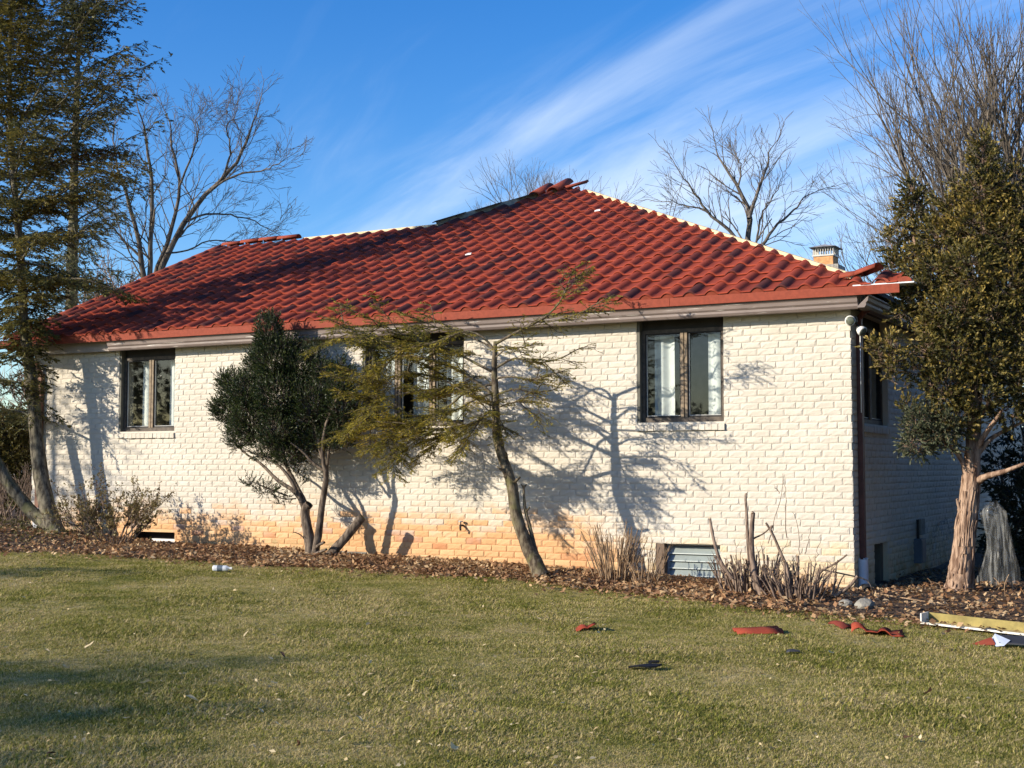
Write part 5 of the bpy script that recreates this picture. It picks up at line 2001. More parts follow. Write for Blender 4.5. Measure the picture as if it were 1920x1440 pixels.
# ---- tall conifers at the left
def conifer(g, name, lab, base, line, r0, crown, mats, bough_n, seed, extra=None, shoots=(.13, 9, .05, .007), lo=.25, group=None, second=None, sec_r=.06, dens=1.0, droop=.35, up=.1, face=None, updev=.30):
    """line: trunk polyline (world); crown(f)-> bough length at fraction f of the trunk"""
    t = empty(name, tuple(base), lab, "tree", group)
    w = Wood()
    ln = smoothline(line, 40)
    w.limb(ln, np.interp(np.linspace(0, 1, 40), [0, .04, .5, 1], [r0 * 1.35, r0, r0 * .55, .012]), 10, .08, seed)
    if second is not None:
        l2 = smoothline(second, 22)
        w.limb(l2, np.linspace(sec_r, sec_r * .75, 22), 9, .08, seed + 1)
    bl = []
    for i in range(bough_n):
        f = lo + (1 - lo) * (i + g.random()) / bough_n
        p = ln[min(39, int(f * 39))]
        a = i * 2.399 + g.uniform(-.5, .5)
        l = crown(f) * g.uniform(.65, 1.15)
        if face is not None:
            l *= .32 + .68 * max(0, math.cos(a - face)) ** .7
        if l < .08: continue
        d = np.array([math.cos(a), math.sin(a), up + g.normal(0, updev) + 2.4 * max(0, f - .6) * 1.4])
        s = np.linspace(0, 1, 9)
        q = p + d * (l * s)[:, None]
        q[:, 2] -= droop * .5 * l * s ** 2
        q += g.normal(0, .02, q.shape) * s[:, None]
        w.limb(q, np.linspace(max(.006, .018 * l / 1.5), .003, 9), 5, .1, i)
        bl.append(q)
    if extra:
        for q in extra:
            q = smoothline(q, 12)
            w.limb(q, np.linspace(.02, .005, 12), 5, .1, 3)
            bl.append(q)
    tl, m, ll, lw = shoots
    fol = needle_boughs(g, bl, w, step=.075 / dens, side_len=.42, twig_step=.085 / max(1, dens ** .7), twig_len=tl, m=m, ll=ll, lw=lw, droop=droop, start=.12)
    w.build("trunk", mats[0], t)
    put("crown", *fol, mats[1], t)
    return t, w


g = np.random.default_rng(14)
TA = -0.65
ln = [at(108, 1010, TA), at(92, 960, TA), at(78, 900, TA), at(68, 820, TA), at(62, 740, TA), at(52, 660, TA), at(44, 590, TA), at(40, 500, TA), at(30, 380, TA), at(20, 250, TA), at(18, 120, TA), at(22, 0, TA), at(24, -60, TA)]
ex = [[at(50, 690, TA), at(20, 668, TA - .2), at(-20, 660, TA - .3)], [at(66, 745, TA), at(40, 720, TA - .3), at(5, 712, TA - .4), at(-30, 715, TA - .4)], [at(70, 790, TA), at(40, 772, TA + .3), at(0, 765, TA + .5)]]
tA, wA = conifer(g, "hemlock_tree", "tall slender double trunk hemlock at the left corner of the house", gpt(105, 1004), ln, .125,
                 lambda f: np.interp(f, [.3, .47, .54, .61, .7, .88, 1], [.10, .15, 1.2, 2.3, 1.75, .8, .3]), (MT['old_bark'], MT['tall_hemlock']), 170, 31, ex, (.17, 9, .060, .0125), .32,
                 second=[at(92, 985, TA), at(60, 960, TA), at(30, 925, TA - .1), at(5, 885, TA - .2), at(-20, 840, TA - .3), at(-45, 760, TA - .35)], sec_r=.10, dens=1.75, droop=.30, up=.28, face=-.35)
# a forked bare limb crossing the eave
ga = np.random.default_rng(77)

g = np.random.default_rng(15)
BY_ = 3.6
bx = at(140, 700, BY_)
zg = float(ground_z(bx[0], bx[1]))
top = at(150, 10, BY_)
ln = [np.array([bx[0] - .2, BY_, zg - .1]), np.array([bx[0] - .1, BY_, 2.0]), at(135, 520, BY_), at(140, 300, BY_), at(146, 120, BY_), top]
conifer(g, "hemlock_tree", "broad dark hemlock rising behind the left end of the roof", (bx[0] - .2, BY_, zg), ln, .16,
        lambda f: np.interp(f, [.2, .38, .5, .65, .85, .95, 1], [.3, .7, 1.5, 1.6, 1.0, .6, .25]), (MT['old_bark'], MT['grey_hemlock']), 150, 41, None, (.18, 8, .075, .017), .26, dens=.80, droop=.40, up=.45)


# ---- bare winter trees
def bare_tree(g, name, lab, base, height, r0, m, fork=.3, levels=6, spread=.42, upb=.25, first=6, wig=.10, kids=(2, 3), taper=.68, lr=.78, lean=(0, 0), group=None, minr=.004, cat="tree", stems=1, tropism=.0, zsq=1.0):
    t = empty(name, tuple(base), lab, cat, group)
    S = []

    def grow(p, d, r, L, lev):
        nseg = 4 if lev < 3 else 3 if lev < 6 else 2
        q = np.array(p, float)
        for i in range(nseg):
            d = unit(d + g.normal(0, wig, 3) + np.array([0, 0, tropism]))
            r1 = r * (1 - (1 - .82) * (i + 1) / nseg)
            q2 = q + d * L / nseg
            S.append((q, q2, max(r * (1 - .18 * i / nseg), minr), max(r1, minr), lev))
            if lev > 0 and lev < levels and i < nseg - 1 and g.random() < .5:
                side = unit(np.cross(d, g.normal(0, 1, 3)))
                grow(q2, unit(d + side * g.uniform(.5, .9)), r1 * .45, L * g.uniform(.45, .7), lev + (2 if g.random() < .4 else 1))
            q = q2
        if lev >= levels: return
        k = g.integers(kids[0], kids[1] + 1) if lev > 0 else first
        a0 = g.uniform(0, 6.28)
        for j in range(k):
            a = a0 + 2 * math.pi * j / k + g.uniform(-.4, .4)
            u = unit(np.cross(d, np.array([.3, .2, .9]) if abs(d[2]) < .95 else np.array([1., 0, 0])))
            v = np.cross(d, u)
            sp = spread * g.uniform(.5, 1.3)
            d2 = unit(d + (u * math.cos(a) + v * math.sin(a)) * sp + np.array([0, 0, upb * .3]))
            grow(q, d2, r * taper * g.uniform(.8, 1.1), L * lr * g.uniform(.75, 1.15), lev + 1)
    for s in range(stems):
        d0 = unit(np.array([lean[0], lean[1], 1.0]) + (g.normal(0, .25, 3) * [1, 1, 0] if stems > 1 else 0))
        grow(np.array(base, float) + (g.normal(0, .1, 3) * [1, 1, 0] if stems > 1 else 0), d0, r0, height * fork, 0)
    P0 = np.array([s[0] for s in S]); P1 = np.array([s[1] for s in S]); A = np.array([s[2] for s in S]); B = np.array([s[3] for s in S]); lv = np.array([s[4] for s in S])
    w = Wood()
    big = lv <= 1
    w.twigs(P0[big], P1[big], A[big], B[big], 8)
    md_ = (lv > 1) & (lv <= 3)
    w.twigs(P0[md_], P1[md_], A[md_], B[md_], 5)
    o = w.build("trunk", m, t)
    w2 = Wood()
    sm = lv > 3
    if sm.any():
        w2.twigs(P0[sm], P1[sm], A[sm], B[sm], 3)
        w2.build("crown", m, t)
    return t


def limb_tree(g, name, lab, base, depth, limbs, m, twig_L, levels=6, minr=.004, spread=.5, wig=.13, step=.09, start=.3, r_tw=.028):
    t = empty(name, tuple(base), lab, "tree")
    S = []

    def grow(p, d, r, L, lev):
        q = np.array(p, float)
        for i in range(3):
            d = unit(d + g.normal(0, wig, 3) + np.array([0, 0, .02]))
            r1 = r * (1 - .2 * (i + 1) / 3)
            q2 = q + d * L / 3
            S.append((q, q2, max(r * (1 - .2 * i / 3), minr), max(r1, minr)))
            if lev < levels and i < 2 and g.random() < .6:
                sd_ = unit(np.cross(d, g.normal(0, 1, 3)))
                grow(q2, unit(d + sd_ * g.uniform(.5, 1.0)), r1 * .5, L * g.uniform(.5, .8), lev + 1 + (g.random() < .35))
            q = q2
        if lev >= levels: return
        for j in range(2):
            sd_ = unit(np.cross(d, g.normal(0, 1, 3)))
            grow(q, unit(d + sd_ * spread * g.uniform(.5, 1.3)), r * .62, L * g.uniform(.6, .85), lev + 1)
    w = Wood()
    sc_ = depth / FPX
    for pts, r0, r1 in limbs:
        dd = g.uniform(-1.2, 1.2)
        q = smoothline([atd(x, y, depth + dd * i / (len(pts) - 1)) for i, (x, y) in enumerate(pts)], 16)
        q += g.normal(0, .025, q.shape) * np.linspace(0, 1, 16)[:, None]
        w.limb(q, np.linspace(r0, r1, 16), 7, .05, 3)
        for k in range(int(16 * start), 16):
            tt = unit(q[min(15, k + 1)] - q[k - 1])
            f = k / 15
            for _ in range(1 if g.random() < .75 else 2):
                sd_ = unit(np.cross(tt, g.normal(0, 1, 3)))
                grow(q[k], unit(tt * .8 + sd_ * g.uniform(.4, .9) + np.array([0, 0, .15])), np.interp(f, [0, 1], [r0, r1]) * .36, twig_L * g.uniform(.6, 1.2) * (1.1 - .4 * f), 4 if g.random() < .6 else 3)
        grow(q[-1], unit(q[-1] - q[-2]), r1, twig_L * .9, 3)
    w.build("trunk", m, t)
    w2 = Wood()
    w2.twigs(np.array([a[0] for a in S]), np.array([a[1] for a in S]), np.array([a[2] for a in S]), np.array([a[3] for a in S]), 3)
    w2.build("crown", m, t)
    return t


def far(px, depth):
    p = atd(px, 878, depth)
    return np.array([p[0], p[1], float(ground_z(p[0], p[1])) - .05])


# oak like tree behind the left end, leaning out to the right
limb_tree(np.random.default_rng(103), "bare_tree", "wide bare tree behind the roof, right of the broad dark hemlock", far(285, 33), 33,
          [([(283, 880), (282, 700), (278, 600), (270, 520), (252, 420), (232, 350), (215, 300)], 0.1152, 0.0225), ([(278, 600), (280, 520), (283, 430), (284, 340), (274, 270), (268, 225)], 0.0792, 0.0188),
           ([(280, 560), (296, 500), (322, 430), (336, 340), (322, 275), (318, 230)], 0.0720, 0.0165), ([(282, 620), (292, 530), (330, 445), (372, 380), (420, 330), (452, 290), (470, 245), (478, 215)], 0.0936, 0.0165),
           ([(372, 380), (410, 345), (455, 325), (500, 318), (530, 300)], 0.0360, 0.0112), ([(350, 415), (385, 402), (425, 402), (470, 412), (510, 432)], 0.0324, 0.0090),
           ([(336, 350), (360, 290), (372, 250), (366, 225)], 0.0288, 0.0090), ([(420, 330), (432, 280), (425, 240), (440, 215)], 0.0288, 0.0090), ([(262, 480), (240, 460), (215, 430), (190, 410)], 0.0360, 0.0112),
           ([(310, 475), (350, 470), (400, 450), (450, 455), (490, 445)], 0.0252, 0.0075)], MT['grey_twig'], .60, 6, .0040, r_tw=.02)
bare_tree(np.random.default_rng(104), "bare_tree", "brownish bare tree tangled behind the tall slender hemlock", far(150, 40), 7.5, .16, MT['brown_twig'], .25, 6, .45, .3, 6, .12, (2, 3), .66, .78, minr=.0035)
bare_tree(np.random.default_rng(105), "bare_tree", "low bare tree at the far left edge behind the trunks", far(40, 34), 6.0, .12, MT['brown_twig'], .2, 6, .5, .3, 6, .12, (2, 3), .66, .78, minr=.0035)
bare_tree(np.random.default_rng(106), "bare_tree", "fine twigged bare tree showing left of the roof peak", far(985, 44), 9.2, .13, MT['grey_twig'], .42, 6, .38, .5, 6, .09, (2, 3), .58, .68, minr=.0035)
bare_tree(np.random.default_rng(107), "bare_tree", "bare treetop showing just right of the roof peak", far(1050, 48), 8.9, .10, MT['grey_twig'], .45, 6, .36, .5, 5, .09, (2, 3), .56, .66, minr=.0035)
limb_tree(np.random.default_rng(119), "bare_tree", "open bare tree with upswept limbs behind the right hip, left of the chimney", far(1402, 36), 36,
          [([(1402, 880), (1402, 640), (1401, 520), (1402, 450), (1405, 400), (1384, 350), (1358, 312), (1342, 280)], .13, .016), ([(1404, 410), (1420, 362), (1436, 320), (1444, 280)], .06, .016),
           ([(1405, 500), (1425, 465), (1455, 425), (1490, 392), (1512, 368)], .06, .014), ([(1402, 480), (1370, 435), (1330, 400), (1300, 360), (1275, 325)], .06, .014), ([(1330, 400), (1310, 390), (1280, 385), (1258, 375)], .03, .010),
           ([(1384, 350), (1390, 320), (1386, 295)], .03, .010), ([(1415, 470), (1430, 400), (1462, 350)], .035, .011)], MT['grey_twig'], .75, 5, .0048, step=.1, spread=.42, wig=.10)
bare_tree(np.random.default_rng(109), "bare_tree", "small bare sapling top behind the hip between the peak and the open bare tree", far(1195, 46), 9.4, .08, MT['grey_twig'], .5, 4, .3, .5, 3, .07, (2, 2), .62, .6, minr=.0035)
bare_tree(np.random.default_rng(110), "bare_tree", "huge vase shaped bare tree towering behind the cedar", far(1900, 40), 17.8, .36, MT['grey_twig'], .19, 8, .29, .50, 9, .07, (2, 2), .635, .82, minr=.0045, tropism=.02)
bare_tree(np.random.default_rng(111), "bare_tree", "thin pale bare sapling between the chimney and the cedar", far(1655, 32), 5.6, .06, MT['grey_twig'], .4, 5, .34, .4, 4, .09, (2, 3), .64, .70, minr=.0035)


# ---- azalea, canes and lopped stems along the bed
def shrub(g, name, lab, base, n, hgt, lean, r0, m, cat="shrub", sub=3, leafmat=None, nleaf=0, wob=.08, cutm=None, minl=.6, spread=.12, kink=0.1):
    t = empty(name, tuple(base), lab, cat)
    w = Wood()
    tips, P0, P1, R0_, R1_ = [], [], [], [], []
    cuts = MB()
    for i in range(n):
        a = g.uniform(0, 6.28)
        b = np.array(base) + np.array([math.cos(a), math.sin(a), 0]) * spread * math.sqrt(g.random()) + [0, 0, -.03]
        l = hgt * g.uniform(minl, 1.05)
        le = lean * g.uniform(.2, 1.1)
        d = np.array([math.cos(a) * le, math.sin(a) * le, 1.0])
        k = 8
        q = [b]
        for j in range(k):
            d = unit(d + g.normal(0, wob, 3))
            q.append(q[-1] + d * l / k)
        q = np.array(q)
        r = r0 * g.uniform(.6, 1.2)
        w.limb(q, np.linspace(r, r * .55, k + 1), 5, kink, i)
        if cutm and r > .008:
            V_, F_ = tube([q[-1], q[-1] + unit(q[-1] - q[-2]) * .003], [r * .56, r * .54], 6)
            cuts.add(V_, F_)
        for s in range(sub):
            j = g.integers(3, k)
            d2 = unit(unit(q[j + 1 if j < k else k] - q[j]) + g.normal(0, .45, 3) + [0, 0, .2])
            l2 = l * g.uniform(.15, .4)
            P0.append(q[j]); P1.append(q[j] + d2 * l2); R0_.append(r * .4); R1_.append(r * .2)
            tips.append((q[j], q[j] + d2 * l2))
            for s2 in range(2):
                d3 = unit(d2 + g.normal(0, .5, 3)); e = q[j] + d2 * l2 * g.uniform(.4, 1)
                P0.append(e); P1.append(e + d3 * l2 * .5); R0_.append(r * .22); R1_.append(r * .14)
                tips.append((e, e + d3 * l2 * .5))
    if P0: w.twigs(np.array(P0), np.array(P1), np.array(R0_), np.array(R1_))
    w.build("stems", m, t)
    if cutm and cuts.v: cuts.build("cut_end", cutm, t)
    if leafmat:
        k = nleaf
        ii = g.integers(0, len(tips), k)
        A = np.array([tips[i][0] for i in ii]); B = np.array([tips[i][1] for i in ii])
        f = g.uniform(.4, 1.05, (k, 1))
        V_, F_ = leaves(A * (1 - f) + B * f, unit(g.normal(0, 1, (k, 3)) + [0, 0, .4]), unit(g.normal(0, .6, (k, 3)) + [0, 0, 1]), g.uniform(.025, .05, k), g.uniform(.006, .012, k))
        put("foliage", V_, F_, leafmat, t)
    return t


b_ = gpt(218, 1022)
shrub(np.random.default_rng(201), "azalea_shrub", "sparse brownish azalea shrub below the far left window", b_, 30, .90, .95, .009, MT['stub_twig'], sub=9, leafmat=MT['azalea'], nleaf=6000, wob=.13, spread=.16)
b_ = gpt(1152, 1088)
shrub(np.random.default_rng(202), "cane_clump", "upright clump of thin tan canes left of the right basement window", b_, 85, .66, .42, .0075, MT['tan_twig'], "shrub", 1, wob=.035, spread=.20, minl=.55)
b_ = gpt(1212, 1094)
shrub(np.random.default_rng(203), "cane_clump", "smaller loose clump of tan canes touching the right basement window", b_, 26, .50, .30, .006, MT['tan_twig'], "shrub", 2, wob=.08, spread=.13)
b_ = gpt(1405, 1110)
shrub(np.random.default_rng(204), "lopped_shrub", "thicket of short lopped grey stems right of the basement window", b_, 60, .42, .55, .014, MT['stub_twig'], "shrub", 2, wob=.07, cutm=MT['cut_wood'], spread=.30)
b_ = gpt(1500, 1122)
shrub(np.random.default_rng(205), "lopped_shrub", "second thicket of lopped stems nearer the right house corner", b_, 52, .40, .65, .013, MT['stub_twig'], "shrub", 2, wob=.08, cutm=MT['cut_wood'], spread=.30)
b_ = gpt(735, 1048)
shrub(np.random.default_rng(206), "dead_weed", "small dead weed by the shaded foundation", b_, 6, .26, .5, .004, MT['stub_twig'], "weed", 3, wob=.12, spread=.05)

# tall named stems of the lopped bush
lp = empty("lopped_bush", tuple(gpt(1420, 1118)), "tall sawn off bush stems standing above the lopped thicket", "shrub")
LYY = float(gpt(1420, 1118)[1])
stems = [([(1428, 1118), (1412, 1060), (1409, 1000), (1412, 965), (1411, 962)], .030, .020), ([(1424, 1125), (1408, 1075), (1402, 1010), (1400, 960), (1398, 930), (1400, 926)], .020, .010),
         ([(1373, 1085), (1350, 1050), (1338, 1010), (1331, 972)], .020, .013), ([(1338, 1010), (1337, 995), (1332, 985)], .008, .006),
         ([(1480, 1115), (1477, 1070), (1463, 1035), (1448, 1000), (1436, 980)], .020, .010), ([(1455, 1015), (1445, 995), (1449, 985)], .012, .008),
         ([(1492, 1118), (1496, 1070), (1496, 1042)], .018, .014), ([(1443, 1128), (1425, 1110), (1408, 1075)], .016, .012), ([(1565, 1118), (1592, 1100), (1608, 1080)], .020, .014),
         ([(1540, 1070), (1568, 1055), (1588, 1040)], .012, .008), ([(1412, 1010), (1432, 1000), (1448, 985)], .009, .006)]
w_ = Wood()
for i, (pts, r0, r1) in enumerate(stems):
    q = smoothline([at(x, y, LYY + .06 * math.sin(i * 2.1)) for x, y in pts], 12)
    w_.limb(q, np.linspace(r0, r1, 12), 7, .12, i)
# whippy dead shoots
whips = [[(1440, 1020), (1452, 980), (1462, 940), (1469, 888)], [(1475, 1010), (1473, 960), (1474, 930), (1471, 890)], [(1500, 1040), (1498, 1000), (1488, 958)], [(1530, 1060), (1532, 1030), (1540, 1008)], [(1510, 1040), (1515, 1015), (1520, 995)], [(1462, 925), (1455, 915), (1452, 910)]]
P0, P1 = [], []
for i, pts in enumerate(whips):
    q = smoothline([at(x, y, LYY + .1 * math.cos(i)) for x, y in pts], 10)
    q += np.random.default_rng(i).normal(0, .006, q.shape)
    w_.limb(q, np.linspace(.0045, .002, 10), 4, .1, i)
w_.build("stems", MT['stub_twig'], lp)
k_ = MB()
for x, y, r in ((1411, 962, .021), (1331, 971, .0135), (1496, 1041, .0145)):
    p = at(x, y, LYY + .06 * math.sin(0 if x == 1411 else 4.2 if x == 1331 else 12.6))
    V_, F_ = tube([p, p + [0, 0, .004]], [r, r * .95], 8)
    k_.add(V_, F_)
k_.build("cut_end", MT['cut_wood'], lp)

# stubble of dry stalks by the cedar
for i, (px, py, h_, lab_) in enumerate([(1748, 1102, .10, "short dry stalk in the mulch nearest the left of the cedar trunk"), (1762, 1104, .08, "stubby dry stalk touching the left foot of the cedar trunk"), (1735, 1106, .07, "lowest dry stalk, left of the other stalks by the cedar"),
                                   (1830, 1106, .22, "dry stalk rising against the right side of the cedar trunk"), (1840, 1108, .26, "bent dry stalk between the cedar trunk and the plastic sheet"), (1868, 1110, .16, "dry stalk in front of the clear plastic sheet"),
                                   (1900, 1108, .3, "tall leaning dry stalk right of the clear plastic sheet"), (1885, 1118, .22, "dry stalk leaning low in front of the dark evergreen at the right edge")]):
    b_ = gpt(px, py)
    gg = np.random.default_rng(300 + i)
    w_ = Wood()
    q = smoothline([b_ - [0, 0, .03], b_ + [gg.normal(0, .02), 0, h_ * .5], b_ + [gg.normal(0, .05), gg.normal(0, .03), h_]], 6)
    w_.limb(q, np.linspace(.007, .004, 6), 5, .1, i)
    o = put("dry_weed", np.concatenate(w_.V), np.concatenate(w_.F), MT['tan_twig'], None, True, None, origin=b_)
    tag(o, lab_, "weed", "dry stalks in the mulch near the cedar")

# long thin fallen stick at the corner
sk = MB()
q = smoothline([gpt(1640, 1122) + [0, 0, .05], gpt(1700, 1130) + [0, 0, .04], gpt(1775, 1140) + [0, 0, .03]], 8)
V_, F_ = tube(q, np.linspace(.008, .004, 8), 5)
sk.add(V_, F_)
tag(sk.build("stick", MT['tan_twig'], None, True, origin=q[0]), "long pale stick lying on the mulch right of the drain pipe", "stick")
sk = MB()
q = smoothline([at(1540, 1068, -1.0), at(1590, 1078, -.8), at(1625, 1088, -.7), at(1637, 1108, -.65)], 10)
V_, F_ = tube(q, np.linspace(.009, .006, 10), 5)
sk.add(V_, F_)
tag(sk.build("stick", MT['grey_twig'], None, True, origin=q[0]), "arched grey stick bent over in front of the drain pipe", "stick")


# ---- plastic wrapped things beside the cedar
def draped(name, lab, c, w, d, h, seed, m, cat):
    g = np.random.default_rng(seed)
    n, k = 40, 14
    Vv = []
    for j in range(k):
        f = j / (k - 1)
        for i in range(n):
            a = 2 * math.pi * i / n
            fold = 1 + (0.20 * math.sin(a * 4 + seed + f * 1.5) + .13 * math.sin(a * 9 + 2 * seed - f * 2) + .08 * math.sin(a * 17 + f * 5)) * (1 - f * .55) + g.normal(0, .025)
            r = (1.0 - .34 * f + .10 * math.sin(f * 7 + seed)) * fold * (1 if f < .93 else .62)
            Vv.append((c[0] + w * r * math.cos(a) + .07 * f * math.sin(3 * f + seed), c[1] + d * r * math.sin(a), c[2] + h * f * (1 + .06 * math.cos(a + seed)) + g.normal(0, .010)))
    Vv.append((c[0] + .04, c[1], c[2] + h * .99))
    Fv = [(j * n + i, j * n + (i + 1) % n, (j + 1) * n + (i + 1) % n, (j + 1) * n + i) for j in range(k - 1) for i in range(n)]
    Fv += [((k - 1) * n + i, (k - 1) * n + (i + 1) % n, k * n) for i in range(n)]
    o = put(name, np.array(Vv), Fv, m, None, True, None, origin=c)
    return tag(o, lab, cat)


c_ = gpt(1852, 1104)
draped("plastic_cover", "clear plastic sheet draped over something upright, right of the cedar trunk", np.array([c_[0] + .02, c_[1] + .55, c_[2]]), .16, .15, .86, 1, MT['film'], "plastic sheet")
draped("plastic_cover", "crumpled clear plastic bag against the side wall, left of the cedar trunk", np.array([.22, 3.9, 0.0]), .2, .35, .62, 4, MT['film'], "plastic sheet")


# ---- dark evergreens
def leafy_shrub(g, name, lab, base, cl, m, n_per, ll, lw, bark, stems_=6, shoot=.12, mm=8, hgt=1.5):
    t = empty(name, tuple(base), lab, "shrub")
    w = Wood()
    for i in range(stems_):
        c = cl[i % len(cl)][0]
        q = smoothline([np.array(base) + g.normal(0, .06, 3) * [1, 1, 0], (np.array(base) + c) / 2 + g.normal(0, .1, 3), c], 8)
        w.limb(q, np.linspace(.02, .006, 8), 5, .1, i)
    f = clump_foliage(g, cl, n_per, shoot, mm, ll, lw, w, up=.2, inner=.25, jitter=.5)
    w.build("stems", bark, t)
    put("foliage", *f[:2], m, t)


g = np.random.default_rng(16)
lb_ = at(1890, 1080, 3.2); lb_[2] = float(ground_z(lb_[0], lb_[1]))
leafy_shrub(g, "laurel_shrub", "dark broadleaf evergreen shrub in shade at the right edge", lb_, pix_clumps([(1880, 900, 30, 40, 0, .9), (1905, 960, 40, 50, 0, .9), (1880, 1010, 30, 40, .2, .8), (1930, 880, 40, 50, .3, .9), (1950, 1000, 50, 60, .2, .9), (1915, 1060, 50, 30, -.2, .8), (1875, 950, 18, 30, .1, .7), (1870, 860, 26, 30, .3, .9), (1895, 1040, 44, 36, -.1, 1.0), (1860, 1000, 18, 40, .3, .8), (1915, 820, 30, 30, .4, .8), (1930, 940, 40, 60, .0, 1.0)], 3.2), MT['laurel'], 44, .09, .014, MT['stub_twig'], 8, .12, 6)
for i, (x_, y_, h_, lab_) in enumerate([(3.9, 5.2, 5.2, "tall unseen evergreen beyond the right edge behind the broadleaf shrub, added to shade the side wall"), (4.2, 1.9, 4.6, "unseen evergreen just beyond the right edge level with the cedar, added to shade the side wall"), (3.6, 8.8, 5.6, "tall unseen evergreen at the back of the side yard, added to shade the side wall"), (6.0, 0.4, 7.0, "tallest evergreen out to the right of the cedar past the picture, added to shade the side wall"), (6.4, 4.2, 7.5, "large unseen evergreen deep in the side yard past the right edge, added to shade the side wall")]):  # unseen evergreens added to block sky light from the side wall
    z_ = float(ground_z(x_, y_))
    b_ = np.array([x_, y_, z_])
    gg = np.random.default_rng(170 + i)
    cl = [(b_ + np.array([gg.normal(.3, .5), gg.normal(0, .7), h_ * f]), np.array([1.0, 1.3, .8]) * (1.15 - .5 * f), .8) for f in np.linspace(.12, .95, 9)]
    leafy_shrub(gg, "laurel_shrub", lab_, b_, cl, MT['laurel'], 9, .20, .055, MT['stub_twig'], 8, .14, 6)
g = np.random.default_rng(17)
lb_ = far(5, 23)
def dclumps(lst, depth):
    out = []
    for px, py, rx, ry, dd, dens in lst:
        c = atd(px, py, depth + dd)
        s = (depth + dd) / FPX
        out.append((c, np.array([rx * s, rx * s, ry * s]), dens))
    return out
leafy_shrub(g, "evergreen_shrub", "yellow green evergreen shrub behind the trunks at the left edge", lb_, dclumps([(15, 800, 34, 34, 0, 1), (30, 850, 26, 36, 0, 1), (0, 860, 36, 40, 0, 1), (40, 900, 16, 40, 0, .9), (-30, 840, 36, 60, 0, 1), (20, 920, 30, 36, .3, .8), (48, 860, 16, 40, 0, 1), (40, 805, 20, 26, 0, 1)], 23), MT['yellow_shrub'], 130, .055, .012, MT['stub_twig'], 8, .14, 9)
shrub(np.random.default_rng(209), "bare_shrub", "tangle of bare twigs under the yellow green evergreen at the left edge", far(28, 21.5), 36, 1.0, .7, .010, MT['stub_twig'], sub=6, wob=.10, spread=.3)

# ivy ground cover around the left trunks
g = np.random.default_rng(18)
k = 5200
x = g.uniform(-15.5, -9.6, k); y = g.uniform(-3.4, 1.5, k)
ok = (y > bed_out(x) + .02) & ((x < -12.4) | (y < -.05)) & (g.random(k) < np.interp(x, [-15.5, -11, -9.6], [1, .9, .12]))
x, y = x[ok], y[ok]
O_ = np.stack([x, y, ground_z(x, y) + g.uniform(.01, .10, len(x))], axis=1)
V_, F_ = leaves(O_, unit(g.normal(0, 1, (len(x), 3)) + [0, 0, .2]), unit(g.normal(0, .5, (len(x), 3)) + [0, 0, 1]), g.uniform(.03, .06, len(x)), g.uniform(.010, .02, len(x)))
tag(put("ground_ivy", V_, F_, MT['ivy']), "low ivy ground cover around the left trunks", "ground cover", None, 'stuff')

# ---- parked car far behind at the left edge, mostly hidden
pc = far(-14, 34)
car = empty("parked_car", tuple(pc), "pale parked car far behind the shrubs at the left edge", "car")
Tcar = lambda x, y, z: (pc[0] + x * .88 - y * .47, pc[1] + x * .47 + y * .88, pc[2] + z)
prof = [(-2.1, .35), (-2.1, .75), (-1.3, .88), (-.7, 1.36), (.7, 1.38), (1.3, .95), (2.05, .85), (2.1, .35)]
k_ = MB().extrude(prof, -.82, .82, lambda t_, p, q: Tcar(p, t_, q))
k_.build("body", MT['siding'], car)
k_ = MB().extrude([(-1.15, .92), (-.66, 1.30), (.62, 1.32), (1.12, .97)], -.826, .826, lambda t_, p, q: Tcar(p, t_, q))
k_.build("side_window", MT['black'], car)
for sx in (-1.3, 1.35):
    for sy in (-.83, .63):
        V_, F_ = tube([Tcar(sx, sy, .32), Tcar(sx, sy + .2, .32)], [.32, .32], 14)
        k_ = MB(); k_.add(V_, F_)
        k_.build("wheel", MT['black'], car)

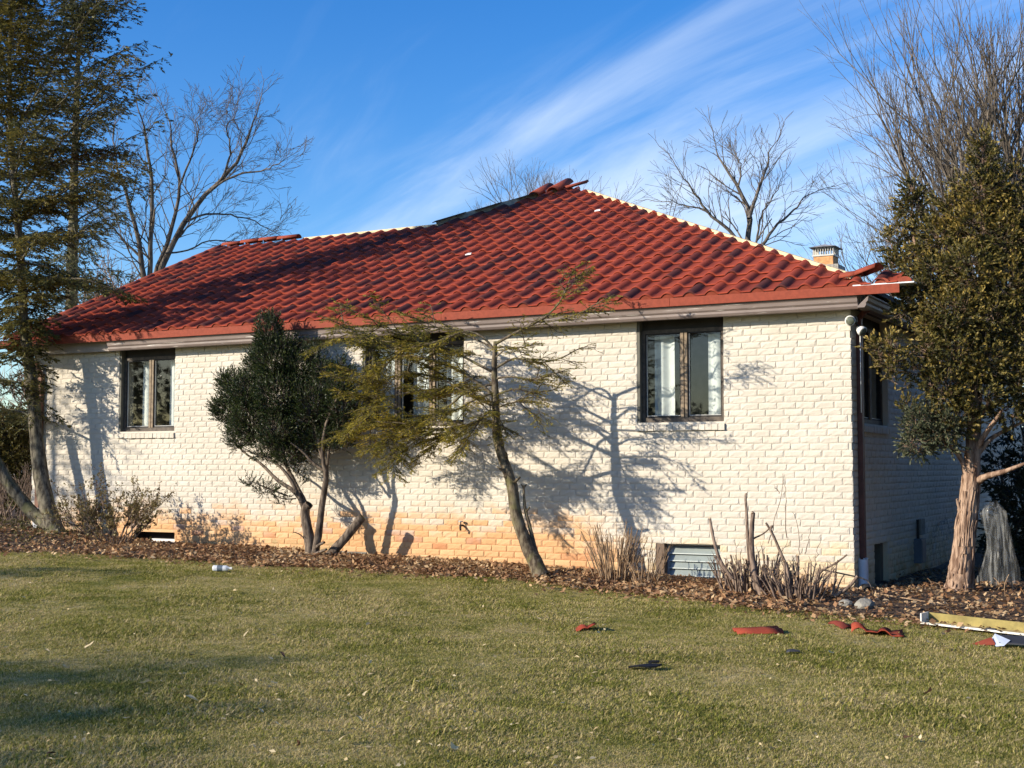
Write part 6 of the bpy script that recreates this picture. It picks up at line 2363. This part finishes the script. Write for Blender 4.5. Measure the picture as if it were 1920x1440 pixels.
# ---- trees standing left of the picture whose shade reaches into it
for i, (tip, hh, cr) in enumerate([((-2.7, -7.35), 8.0, 1.0), ((-2.5, -8.05), 9.0, 1.3), ((-1.9, -8.7), 8.5, 1.4), ((-1.3, -9.4), 9.5, 1.6), ((-7.6, -3.4), 7.0, .6)]):
    g = np.random.default_rng(60 + i)
    dd = hh / (SUN_DIR[2] / math.hypot(SUN_DIR[0], SUN_DIR[1]))
    d2 = np.array([SUN_DIR[0], SUN_DIR[1]]) / math.hypot(SUN_DIR[0], SUN_DIR[1])
    b2 = np.array([tip[0] + d2[0] * dd, tip[1] + d2[1] * dd])
    zb = float(ground_z(b2[0], b2[1]))
    ln = [np.array([b2[0], b2[1], zb]), np.array([b2[0] + .1, b2[1], zb + hh * .5]), np.array([b2[0], b2[1], zb + hh])]
    conifer(g, "hemlock_tree", "conifer standing out of the picture to the left, its shade streaking the near lawn", (b2[0], b2[1], zb), ln, .14,
            lambda f, cr=cr: cr * np.interp(f, [.2, .4, .8, 1], [.8, 1.2, .7, .1]), (MT['old_bark'], MT['tall_hemlock']), 48, 70 + i, None, (.26, 5, .14, .040), .2, group="conifers left of the picture", dens=.5, droop=.4)
# a sparse one close by: dapples the left end of the wall
g = np.random.default_rng(66)
b2 = (-16.6, -5.6); zb = float(ground_z(*b2))
conifer(g, "hemlock_tree", "thin conifer left of the picture that dapples the far end of the wall", (b2[0], b2[1], zb),
        [np.array([b2[0], b2[1], zb]), np.array([b2[0] + .1, b2[1], zb + 3.2]), np.array([b2[0], b2[1], zb + 6.0])], .09,
        lambda f: np.interp(f, [.2, .45, .8, 1], [1.2, 1.9, 1.2, .3]), (MT['old_bark'], MT['tall_hemlock']), 40, 80, None, (.16, 7, .06, .012), .45, dens=.40, droop=.35)

# ---- a wood on the far side of the lawn, behind the viewer: the windows mirror it
g = np.random.default_rng(400)
k = 60000
an = g.uniform(R(150), R(390), k)
rr = g.uniform(62, 75, k)
hh = 5.5 + 2.2 * np.sin(an * 9) + 1.6 * np.sin(an * 23 + 1)
O_ = np.stack([CAM[0] + rr * np.cos(an), CAM[1] + rr * np.sin(an), g.random(k) ** .7 * hh], axis=1)
V_, F_ = leaves(O_, unit(g.normal(0, 1, (k, 3))), unit(g.normal(0, 1, (k, 3))), g.uniform(.25, .6, k), g.uniform(.08, .2, k))
tag(put("distant_wood", V_, F_, MT['laurel']), "far wood across the lawn behind the viewer", "wood", None, 'stuff')
# ---- leafless brown woodland along the horizon beyond the house
g = np.random.default_rng(401)
k = 16000
an = g.uniform(R(30), R(210), k)
rr = g.uniform(70, 95, k)
hh = 5.0 + 1.6 * np.sin(an * 11) + 1.2 * np.sin(an * 29 + 1)
O_ = np.stack([CAM[0] + rr * np.cos(an), CAM[1] + rr * np.sin(an), g.random(k) * hh - .3], axis=1)
D_ = unit(g.normal(0, .45, (k, 3)) + np.array([0, 0, 1.0]))
V_, F_ = leaves(O_, D_, unit(g.normal(0, 1, (k, 3))), g.uniform(.8, 2.0, k), g.uniform(.02, .07, k))
tag(put("distant_woodland", V_, F_, MT['brown_twig']), "leafless brown woodland along the horizon beyond the house", "wood", None, 'stuff')
